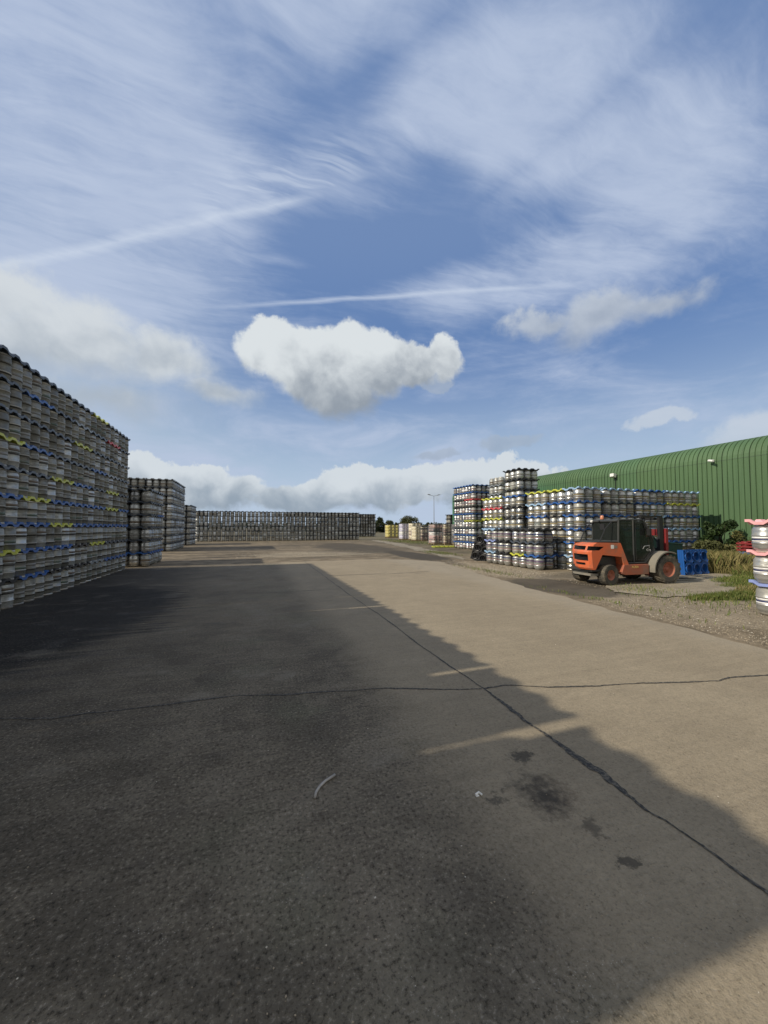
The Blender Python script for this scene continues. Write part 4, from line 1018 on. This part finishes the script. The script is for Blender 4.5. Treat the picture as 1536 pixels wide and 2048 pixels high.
for poly in ([(0.50, 1.84), (0.95, 1.84), (0.95, 0.66), (0.78, 0.66), (0.49, 1.24)],):
    for ys_ in (0.118, 1.095):
        q = MB(); q.prism(poly, ys_, ys_ + 0.006); q.build('window', 'cab_glass', FK)
q = MB(); q.prism([(0.99, 1.84), (1.34, 1.84), (1.65, 1.33), (1.69, 1.0), (1.37, 0.66), (1.0, 0.66)], 1.095, 1.101); q.build('window', 'cab_glass', FK)
q = MB(); q.box(0.455, 0.461, 0.15, 1.07, 1.27, 1.81); q.build('rear_window', 'cab_glass', FK)
q = MB(); q.box(0.434, 0.452, 0.60, 0.78, 1.58, 1.76); q.build('registration_plate', 'paint_black', FK)
q = MB(); q.box(0.70, 1.15, 0.35, 0.85, 0.80, 0.92); q.box(0.62, 0.74, 0.38, 0.82, 0.921, 1.52); q.box(0.64, 0.72, 0.48, 0.72, 1.525, 1.66); q.build('seat', 'seat_black', FK, bevel=0.03)
q = MB(); q.lathe([(0.16, -0.01), (0.175, 0.0), (0.16, 0.01), (0.15, 0.0)], 20, closed=True); q.tube([(0, 0, 0), (0.1, 0, -0.35)], 0.02, 6); q.tube([(-0.15, 0, 0), (0.15, 0, 0)], 0.012, 5)
o = q.build('steering_wheel', 'paint_black', FK, True); o.location = (1.32, 0.6, 1.20); o.rotation_euler = (0, R(-28), 0)
q = MB(); q.lathe([(0.05, 0), (0.055, 0.02), (0.05, 0.09), (0.03, 0.12), (0.001, 0.122)], 14); o = q.build('beacon', 'beacon_orange', FK, True); o.location = (0.60, 0.86, 1.905)
q = MB(); q.lathe([(0.001, -0.03), (0.04, -0.028), (0.045, 0.0), (0.035, 0.03), (0.001, 0.035)], 12, axis='y'); o = q.build('work_light', 'white_plastic', FK, True); o.location = (0.40, 1.06, 1.84)
q = MB(); q.lathe([(0.001, -0.03), (0.03, -0.028), (0.035, 0.0), (0.001, 0.035)], 12, axis='y'); o = q.build('work_light', 'paint_black', FK, True); o.location = (0.40, 0.78, 1.84)
q = MB(); q.box(1.40, 1.46, -0.05, 0.06, 1.42, 1.62); q.tube([(1.38, 0.12, 1.75), (1.43, 0.02, 1.6)], 0.01, 5); q.build('mirror', 'paint_black', FK)
# fender
def arc(cx_, cz, r0, r1, a0, a1, y0_, y1_, n=16):
    P = [(cx_ + r1 * math.cos(R(a0 + (a1 - a0) * i / n)), cz + r1 * math.sin(R(a0 + (a1 - a0) * i / n))) for i in range(n + 1)]
    P += [(cx_ + r0 * math.cos(R(a0 + (a1 - a0) * i / n)), cz + r0 * math.sin(R(a0 + (a1 - a0) * i / n))) for i in range(n, -1, -1)]
    V = [(a, y0_, c_) for a, c_ in P] + [(a, y1_, c_) for a, c_ in P]; N = len(P); F_ = []
    for i in range(n): F_ += [(i, i + 1, N - 2 - i, N - 1 - i), (N + i + 1, N + i, N + N - 1 - i, N + N - 2 - i)]
    F_ += [(i, i + N, (i + 1) % N + N, (i + 1) % N) for i in range(N)]
    q = MB(); q.add(V, F_); return q
for y0_, y1_ in ((-0.13, 0.20), (1.06, 1.39)): arc(2.0, 0.40, 0.515, 0.55, 62, 186, y0_, y1_).build('fender', 'fender_grey', FK)
# wheels
def wheel(cx_, cy0, cy1, r_, lug, rimr, side, yaw=0.0):
    cy = (cy0 + cy1) / 2; hw = (cy1 - cy0) / 2
    e = MB(); e.lathe([(0.02, -hw * 0.2), (rimr * 0.5, -hw * 0.2), (rimr * 0.55, -hw * 0.1), (rimr * 0.2, -hw * 0.1)], 14, axis='y'); e.tube([(0, -hw * 0.4, 0), (0, hw * 0.4, 0)], rimr * 0.25, 10)
    w = e.build('wheel', 'paint_dark', FK, True); w.location = (cx_, cy, r_ * 0.97); w.rotation_euler = (0, 0, yaw)
    t = MB()
    P = [(rimr, -hw * 0.80), (rimr * 1.08, -hw * 0.92), (r_ * 0.80, -hw), (r_ * 0.93, -hw * 0.93), (r_ * 0.965, -hw * 0.7), (r_ * 0.97, 0), (r_ * 0.965, hw * 0.7), (r_ * 0.93, hw * 0.93), (r_ * 0.80, hw), (rimr * 1.08, hw * 0.92), (rimr, hw * 0.80)]
    t.lathe(P, 40, axis='y')
    n = 18 if lug else 30
    for s_ in (-1, 1):
        for k in range(n):
            a0 = 2 * math.pi * (k + (0.5 if s_ > 0 else 0)) / n
            da = 0.16 if lug else 0.11; sk = 0.30 if lug else 0.05
            V = []
            for (rr_, w0) in ((r_ * 0.90, 1), (r_ * 1.0, 1)):
                for (yy_, ao) in ((s_ * hw * 1.01, sk), (s_ * hw * 0.06, 0.0)):
                    for d2 in (0, da):
                        a = a0 + ao * 1 + d2; rx = rr_ if abs(yy_) < hw * 0.5 or rr_ < r_ * 0.95 else rr_ * 0.975
                        V.append((rx * math.cos(a), yy_, rx * math.sin(a)))
            t.add(V, [(0, 1, 3, 2), (4, 6, 7, 5), (0, 4, 5, 1), (2, 3, 7, 6), (0, 2, 6, 4), (1, 5, 7, 3)])
    t = t.build('tyre', 'rubber', w)
    q = MB(); q.lathe([(rimr * 1.02, -hw * 0.86), (rimr * 1.0, -hw * 0.80), (rimr * 0.86, -hw * 0.72), (rimr * 0.80, -hw * 0.35), (rimr * 0.5, -hw * 0.28), (rimr * 0.30, -hw * 0.45), (rimr * 0.28, -hw * 0.62), (0.001, -hw * 0.62)], 26, axis='y')
    q.lathe([(rimr * 1.02, hw * 0.86), (rimr * 0.82, hw * 0.6), (rimr * 0.78, hw * 0.2), (0.001, hw * 0.2)], 26, axis='y')
    for k in range(6): a = k * math.pi / 3; q.tube([(rimr * 0.45 * math.cos(a), -hw * 0.26, rimr * 0.45 * math.sin(a)), (rimr * 0.45 * math.cos(a), -hw * 0.42, rimr * 0.45 * math.sin(a))], 0.014, 6)
    q.build('rim', 'rim_orange', w, True)
wheel(0.06, 0.0, 0.24, 0.30, False, 0.145, -1, R(8)); wheel(0.06, 1.02, 1.26, 0.30, False, 0.145, 1, R(8))
wheel(2.0, -0.12, 0.20, 0.435, True, 0.215, -1); wheel(2.0, 1.06, 1.38, 0.435, True, 0.215, 1)
# mast
q = MB()
for y0_ in (0.30, 0.92):
    q.box(2.16, 2.30, y0_, y0_ + 0.035, 0.16, 1.96); q.box(2.16, 2.18, y0_ + 0.036, y0_ + 0.07, 0.16, 1.96); q.box(2.28, 2.30, y0_ + 0.036, y0_ + 0.07, 0.16, 1.96)
for z0 in (0.3, 0.95, 1.88): q.box(2.18, 2.24, 0.371, 0.919, z0, z0 + 0.07)
mast = q.build('mast', 'paint_black', FK)
q = MB()
for y0_ in (0.42, 0.80): q.tube([(2.22, y0_, 0.3), (2.22, y0_, 1.35)], 0.035, 10)
q.build('lift_cylinder', 'paint_black', mast, True)
q = MB(); q.tube([(2.24, 0.36, 1.45), (2.24, 0.36, 1.92)], 0.018, 8); q.tube([(2.24, 0.86, 1.45), (2.24, 0.86, 1.92)], 0.018, 8); q.build('piston_rod', 'chrome', mast, True)
q = MB(); q.box(1.60, 2.40, 0.40, 0.50, 1.965, 2.02); q.box(1.60, 2.40, 0.80, 0.90, 1.965, 2.02); q.tube([(1.35, 0.5, 1.95), (1.7, 0.55, 2.03), (2.2, 0.6, 2.0)], 0.022, 6); q.build('hose_guide', 'paint_black', FK)
q = MB(); q.box(2.34, 2.44, 0.26, 0.38, 0.10, 1.62); q.box(2.34, 2.44, 0.90, 1.02, 0.10, 1.62); q.box(2.36, 2.42, 0.381, 0.899, 1.40, 1.60); q.box(2.36, 2.42, 0.381, 0.899, 0.20, 0.40); q.build('fork_carriage', 'paint_red', FK, bevel=0.008)
for y0_ in (0.30, 0.86):
    q = MB(); q.prism([(2.445, 0.06), (3.55, 0.06), (3.55, 0.075), (2.50, 0.11), (2.49, 0.62), (2.445, 0.62)], y0_, y0_ + 0.11); q.build('fork', 'paint_black', FK, bevel=0.004)
def text(body_, mat, parent, loc, rot, size, name='lettering'):
    cu = bpy.data.curves.new(name, 'FONT'); cu.body = body_; cu.size = size; cu.extrude = 0.001; cu.align_x = 'CENTER'; cu.materials.append(M[mat])
    o = bpy.data.objects.new(name, cu); COL.objects.link(o); bpy.context.view_layer.update()
    me = bpy.data.meshes.new_from_object(o.evaluated_get(bpy.context.evaluated_depsgraph_get())); bpy.data.objects.remove(o, do_unlink=True)
    return inst(name, me, parent, loc, rot)
text('AUSA', 'lettering_yellow', FK, (0.93, 0.026, 0.475), (R(90), 0, 0), 0.10)
text('C11', 'lettering_white', FK, (1.52, 0.112, 0.95), (R(90), R(8), 0), 0.10)
q = MB(); q.box(0.12, 0.22, 0.046, 0.049, 1.04, 1.15); q.build('sticker', 'white_plastic', FK)
q = MB(); q.box(0.24, 0.34, 0.046, 0.049, 1.05, 1.13); q.build('sticker', 'fender_grey', FK)
# dark teal skip behind the blue trays
sk = empty('tipping_skip', (14.2, 9.9, 0), 'dark teal steel tipping skip behind the blue ring trays', 'skip')
q = MB(); q.prism([(-0.55, 1.55), (-0.40, 1.45), (0.0, 1.12), (1.35, 1.02), (1.35, 0.25), (-0.55, 0.25)], 0.0, 0.03); q.prism([(-0.55, 1.55), (-0.40, 1.45), (0.0, 1.12), (1.35, 1.02), (1.35, 0.25), (-0.55, 0.25)], 0.95, 0.98)
q.box(-0.55, -0.52, 0.031, 0.949, 0.25, 1.5); q.box(1.32, 1.35, 0.031, 0.949, 0.25, 1.01); q.box(-0.519, 1.319, 0.031, 0.949, 0.25, 0.28); q.build('bin', 'teal_paint', sk)
q = MB(); q.tube([(-0.55, -0.01, 1.55), (-0.40, -0.01, 1.45), (0.0, -0.01, 1.12), (1.35, -0.01, 1.02)], 0.025, 6); q.tube([(-0.5, -0.02, 1.5), (-0.42, -0.02, 0.3)], 0.03, 6); q.build('edge_rail', 'teal_paint', sk)
for y0_ in (0.15, 0.7):
    q = MB(); q.box(-0.45, 1.25, y0_, y0_ + 0.15, 0.0, 0.248); q.build('skid', 'paint_black', sk)

# ------------------------------------------------------------------ lamp post
lp = empty('lamp_post', (45.7, 90, 0), 'tall thin twin-headed lamp post beyond the wrapped pallets', 'lamp post')
q = MB(); q.tube([(0, 0, 0), (0, 0, 5), (0, 0, 10)], [0.12, 0.09, 0.06], 8); q.build('pole', 'pole_grey', lp)
q = MB(); q.tube([(-1.3, 0, 10.2), (0, 0, 9.95), (1.3, 0, 10.2)], 0.05, 6); q.build('crossarm', 'pole_grey', lp)
for s_ in (-1, 1):
    q = MB(); q.prism([(s_ * 1.1, 10.12), (s_ * 1.1, 10.35), (s_ * 1.8, 10.42), (s_ * 1.8, 10.3)] if s_ > 0 else [(s_ * 1.8, 10.3), (s_ * 1.8, 10.42), (s_ * 1.1, 10.35), (s_ * 1.1, 10.12)], -0.2, 0.2); q.build('lamp_head', 'pole_grey', lp)

# ------------------------------------------------------------------ vegetation
def leaf_cloud(n, cen, rad, size, rg, shell=0.5, squash=1.0):
    """n leaf quads round a set of clump centres"""
    cen = np.asarray(cen, float); rad = np.asarray(rad, float)
    pk = rg.choice(len(cen), n, p=rad ** 2 / (rad ** 2).sum())
    d = rg.normal(size=(n, 3)); d /= np.linalg.norm(d, axis=1)[:, None]
    rr_ = rad[pk] * (shell + (1 - shell) * rg.random(n)) ; P = cen[pk] + d * rr_[:, None] * np.array([1, 1, squash])
    a = rg.normal(size=(n, 3)); a /= np.linalg.norm(a, axis=1)[:, None]
    b2 = np.cross(a, rg.normal(size=(n, 3))); b2 /= np.linalg.norm(b2, axis=1)[:, None]
    s_ = size * (0.5 + rg.random(n))[:, None]
    V = np.stack([P - a * s_, P + b2 * s_ * 0.45, P + a * s_, P - b2 * s_ * 0.45], 1).reshape(-1, 3)
    return V, np.arange(4 * n).reshape(-1, 4)
def plant(name, x_, y_, w, h, n, size, mat, label, cat, grp, seed, trunk=True, d_=None, base=0.1):
    rg = np.random.default_rng(seed); e = empty(name, (x_, y_, 0), label, cat, grp)
    d_ = d_ or w
    k = 26; c_ = []; r_ = []
    for i in range(k):
        t = rg.random(); zz = base * h + (1 - base) * h * t * 0.86; sp = math.sin(math.pi * min(1, 0.25 + 0.75 * (1 - t))) ** 0.6
        a = rg.random() * 6.28; q = rg.random() ** 0.5 * 0.42 * sp
        c_.append((math.cos(a) * q * w, math.sin(a) * q * d_, zz)); r_.append((0.10 + 0.12 * rg.random()) * min(w, h))
    V, Q = leaf_cloud(n, c_, r_, size, rg, 0.35); V[:, 2] = np.maximum(V[:, 2], 0.01)
    crown = inst('crown', fast_mesh('crown', V, Q, np.zeros(len(Q)), [mat], False), e)
    q = MB(); q.tube([(0, 0, 0), (0.02 * w, 0, h * 0.35), (-0.02 * w, 0, h * 0.75)], [0.035 * w + 0.01, 0.025 * w, 0.008 * w], 7)
    for i in range(7):
        a = rg.random() * 6.28; z0 = h * (0.15 + 0.4 * rg.random()); q.tube([(0, 0, z0), (math.cos(a) * w * 0.2, math.sin(a) * w * 0.2, z0 + h * 0.15), (math.cos(a) * w * 0.32, math.sin(a) * w * 0.32, z0 + h * 0.33)], [0.018 * w, 0.012 * w, 0.004 * w], 5)
    q.build('trunk', 'bark', e)
    return e
TG = 'trees along the far boundary'
for i, (x_, y_, w, h, mt, lab) in enumerate([
    (38.5, 118, 6.5, 5.4, 'leaf_far', 'leftmost far tree, thin and spiky, behind the yellow pallet'),
    (42.5, 121, 7.0, 4.2, 'leaf_far', 'low dark tree between the spiky tree and the rounded hedge'),
    (47.0, 122, 7.5, 4.0, 'leaf_far', 'rounded dark hedge tree left of the tall olive tree'),
    (51.3, 119, 7.0, 6.3, 'leaf_olive', 'tall olive green tree standing highest beyond the pallets'),
    (56.3, 123, 7.0, 3.5, 'leaf_far', 'low dark tree right of the tall olive tree'),
    (61.0, 122, 6.5, 3.7, 'leaf_far', 'low tree behind the lamp post'),
    (66.0, 124, 7.0, 3.3, 'leaf_far', 'last low tree before the dark keg stack')]):
    plant('tree', x_, y_, w, h, 5200, 0.20, mt, lab, 'tree', TG, 30 + i, base=0.04)
hv = []; rg = np.random.default_rng(5)
c_ = [(x_, 128 + rg.random() * 3, 1.0 + rg.random() * 1.5) for x_ in np.arange(-60, 120, 1.6)]
V, Q = leaf_cloud(26000, c_, [1.5] * len(c_), 0.28, rg, 0.3)
o = inst('treeline', fast_mesh('treeline', V, Q, np.zeros(len(Q)), ['leaf_far'], False)); tag(o, 'low dark hedge closing the yard far away', 'hedge', None, 'stuff')
BG = 'bushes along the foot of the warehouse'
for i, (x_, y_, w, h, n, mt, lab) in enumerate([
    (18.95, 10.6, 1.2, 2.05, 7000, 'leaf_dark', 'dark glossy bush tight against the end of the keg stack'),
    (19.3, 9.5, 1.8, 1.45, 5200, 'leaf_scrub', 'green leafy bush against the wall right of the dark one'),
    (19.2, 8.6, 1.5, 1.65, 4600, 'leaf_scrub', 'upright bush in the middle of the green wall'),
    (19.1, 7.6, 1.6, 1.5, 4600, 'leaf_scrub', 'bush against the wall behind the red and blue trays'),
    (17.9, 10.2, 1.6, 1.2, 4600, 'leaf_olive', 'low olive scrub in front of the dark bush')]):
    plant('bush', x_, y_, w, h, n, 0.055, mt, lab, 'bush', BG, 60 + i, base=0.0)
def blades(name, regions, mat, label, seed):
    rg = np.random.default_rng(seed); Vs, Qs, n0 = [], [], 0
    for (cx_, cy_, rx, ry, n, hh) in regions:
        t = rg.random(n) * 2 * math.pi; q = rg.random(n) ** 0.6
        tuft = rg.integers(0, max(6, n // 40), n); tc_ = rg.random((max(6, n // 40), 2)) * 2 - 1
        bx = cx_ + rx * (0.55 * q * np.cos(t) + 0.45 * tc_[tuft, 0] * 0.9); by = cy_ + ry * (0.55 * q * np.sin(t) + 0.45 * tc_[tuft, 1] * 0.9)
        h_ = hh * (0.35 + 0.9 * rg.random(n) ** 1.5); a = rg.random(n) * 6.28; ln = 0.6 * rg.random(n) * h_; w = 0.004 + 0.006 * rg.random(n)
        ux, uy = np.cos(a), np.sin(a); px2, py2 = -uy * w, ux * w
        V = np.stack([np.stack([bx - px2, by - py2, np.full(n, -0.01)], 1), np.stack([bx + px2, by + py2, np.full(n, -0.01)], 1),
                      np.stack([bx + ux * ln * 0.5 + px2 * 0.7, by + uy * ln * 0.5 + py2 * 0.7, h_ * 0.65], 1), np.stack([bx + ux * ln, by + uy * ln, h_], 1)], 1).reshape(-1, 3)
        Vs.append(V); Qs.append(np.arange(4 * n).reshape(-1, 4) + n0); n0 += 4 * n
    o = inst(name, fast_mesh(name, np.concatenate(Vs), np.concatenate(Qs), np.zeros(sum(map(len, Qs))), [mat], False)); return tag(o, label, 'grass', None, 'stuff')
blades('grass', [(14.9, 7.5, 1.9, 0.6, 7000, 0.12), (13.4, 6.9, 1.2, 0.4, 1800, 0.08), (11.3, 5.75, 1.3, 0.4, 3200, 0.14), (10.3, 5.9, 0.9, 0.35, 1800, 0.10), (16.8, 7.9, 1.6, 0.9, 6000, 0.22), (17.2, 40, 3.0, 12, 3500, 0.12), (11.5, 22, 1.0, 3, 1200, 0.10), (12.8, 10.5, 1.8, 0.4, 700, 0.10), (9.6, 5.6, 1.6, 2.0, 500, 0.09), (9.8, 7.4, 1.2, 1.0, 350, 0.08), (8.6, 12.5, 0.5, 3.5, 350, 0.08), (7.6, 6.5, 0.3, 3.5, 220, 0.06), (13.5, 10.75, 1.9, 0.25, 900, 0.14)], 'grass_blade', 'green grass tufts on the gravel right of the forklift', 11)
blades('dry_grass', [(16.9, 9.4, 1.4, 1.0, 9000, 0.65), (18.9, 9.6, 0.9, 0.8, 6000, 0.8), (16.6, 8.2, 1.0, 0.5, 2600, 0.35), (12.2, 5.9, 1.2, 0.5, 1800, 0.20)], 'grass_dry', 'long straw-coloured grass below the bushes', 12)

# ------------------------------------------------------------------ stones
def stones(name, regs, label, seed):
    rg = np.random.default_rng(seed); O8 = np.array([(1, 0, 0), (0, 1, 0), (-1, 0, 0), (0, -1, 0), (0, 0, 1), (0, 0, -0.4)], float)
    T = np.array([(0, 1, 4), (1, 2, 4), (2, 3, 4), (3, 0, 4), (1, 0, 5), (2, 1, 5), (3, 2, 5), (0, 3, 5)]); Vs, Fs, n0 = [], [], 0
    for (fn, n, s0, s1, z) in regs:
        P = fn(rg, n); n = len(P); s_ = s0 + (s1 - s0) * rg.random(n) ** 3
        V = O8[None] * s_[:, None, None] * (0.6 + 0.7 * rg.random((n, 6, 1))) * np.array([1, 0.8, 0.55]); a = rg.random(n) * 6.28; ca, sa = np.cos(a)[:, None], np.sin(a)[:, None]
        X_, Y_ = V[..., 0] * ca - V[..., 1] * sa + P[:, :1], V[..., 0] * sa + V[..., 1] * ca + P[:, 1:2]
        V = np.stack([X_, Y_, V[..., 2] + z], 2).reshape(-1, 3); F_ = (T[None] + (np.arange(n) * 6)[:, None, None]).reshape(-1, 3) + n0; n0 += 6 * n; Vs.append(V); Fs.append(F_)
    o = inst(name, fast_mesh(name, np.concatenate(Vs), np.concatenate(Fs), np.zeros(sum(map(len, Fs))), ['stone'], False)); return tag(o, label, 'stones', None, 'stuff')
def near(rg, n):
    y_ = 0.6 + 13 * rg.random(n) ** 1.8; x_ = rg.uniform(-3.5, 6.4, n) ; return np.stack([x_, y_], 1)
def clus(rg, n):
    c_ = rg.uniform((-2, 0.8), (1.4, 5), (40, 2)); k = rg.integers(0, 40, n); return c_[k] + rg.normal(size=(n, 2)) * 0.16
stones('pebbles', [(near, 3000, 0.0015, 0.0065, 0.001), (clus, 2600, 0.0014, 0.0055, 0.001), (near, 600, 0.004, 0.008, 0.002), (near, 110, 0.007, 0.013, 0.003)], 'loose grit and pebbles scattered on the concrete', 21)
def box_(x0, x1, y0, y1): return lambda rg, n: np.stack([rg.uniform(x0, x1, n), rg.uniform(y0, y1, n)], 1)
def wedge(rg, n):
    y_ = rg.uniform(2.2, 6.6, n); x_ = 6.65 + (y_ - 2) * 0.11 + rg.random(n) ** 1.3 * (3.2); return np.stack([x_, y_], 1)
stones('gravel', [(wedge, 14000, 0.004, 0.016, -0.008), (box_(7.6, 10.5, 10.5, 17.5), 9000, 0.008, 0.026, -0.01), (box_(9, 17, 6.5, 9.6), 5000, 0.006, 0.024, 0.004), (box_(-1, 7.5, 21.0, 27), 5000, 0.008, 0.026, -0.01)], 'pale loose gravel beside the concrete', 22)

# ------------------------------------------------------------------ small things on the ground
P = [(0.395, 2.385), (0.41, 2.43), (0.44, 2.475), (0.485, 2.515), (0.555, 2.555)]
q = MB(); q.tube([(a, c_, 0.0085) for a, c_ in P], 0.0085, 10); o = q.build('rubber_hose', 'hose_rubber', None, True)
tag(o, 'short bent offcut of grey rubber hose lying on the shaded concrete', 'hose')
q = MB(); q.box(1.33, 1.35, 2.07, 2.085, 0.001, 0.006); q.tube([(1.33, 2.08, 0.01), (1.36, 2.09, 0.012), (1.37, 2.07, 0.006)], 0.006, 5); o = q.build('plastic_scrap', 'white_plastic'); tag(o, 'tiny white scrap of plastic beside the oil stain', 'litter')
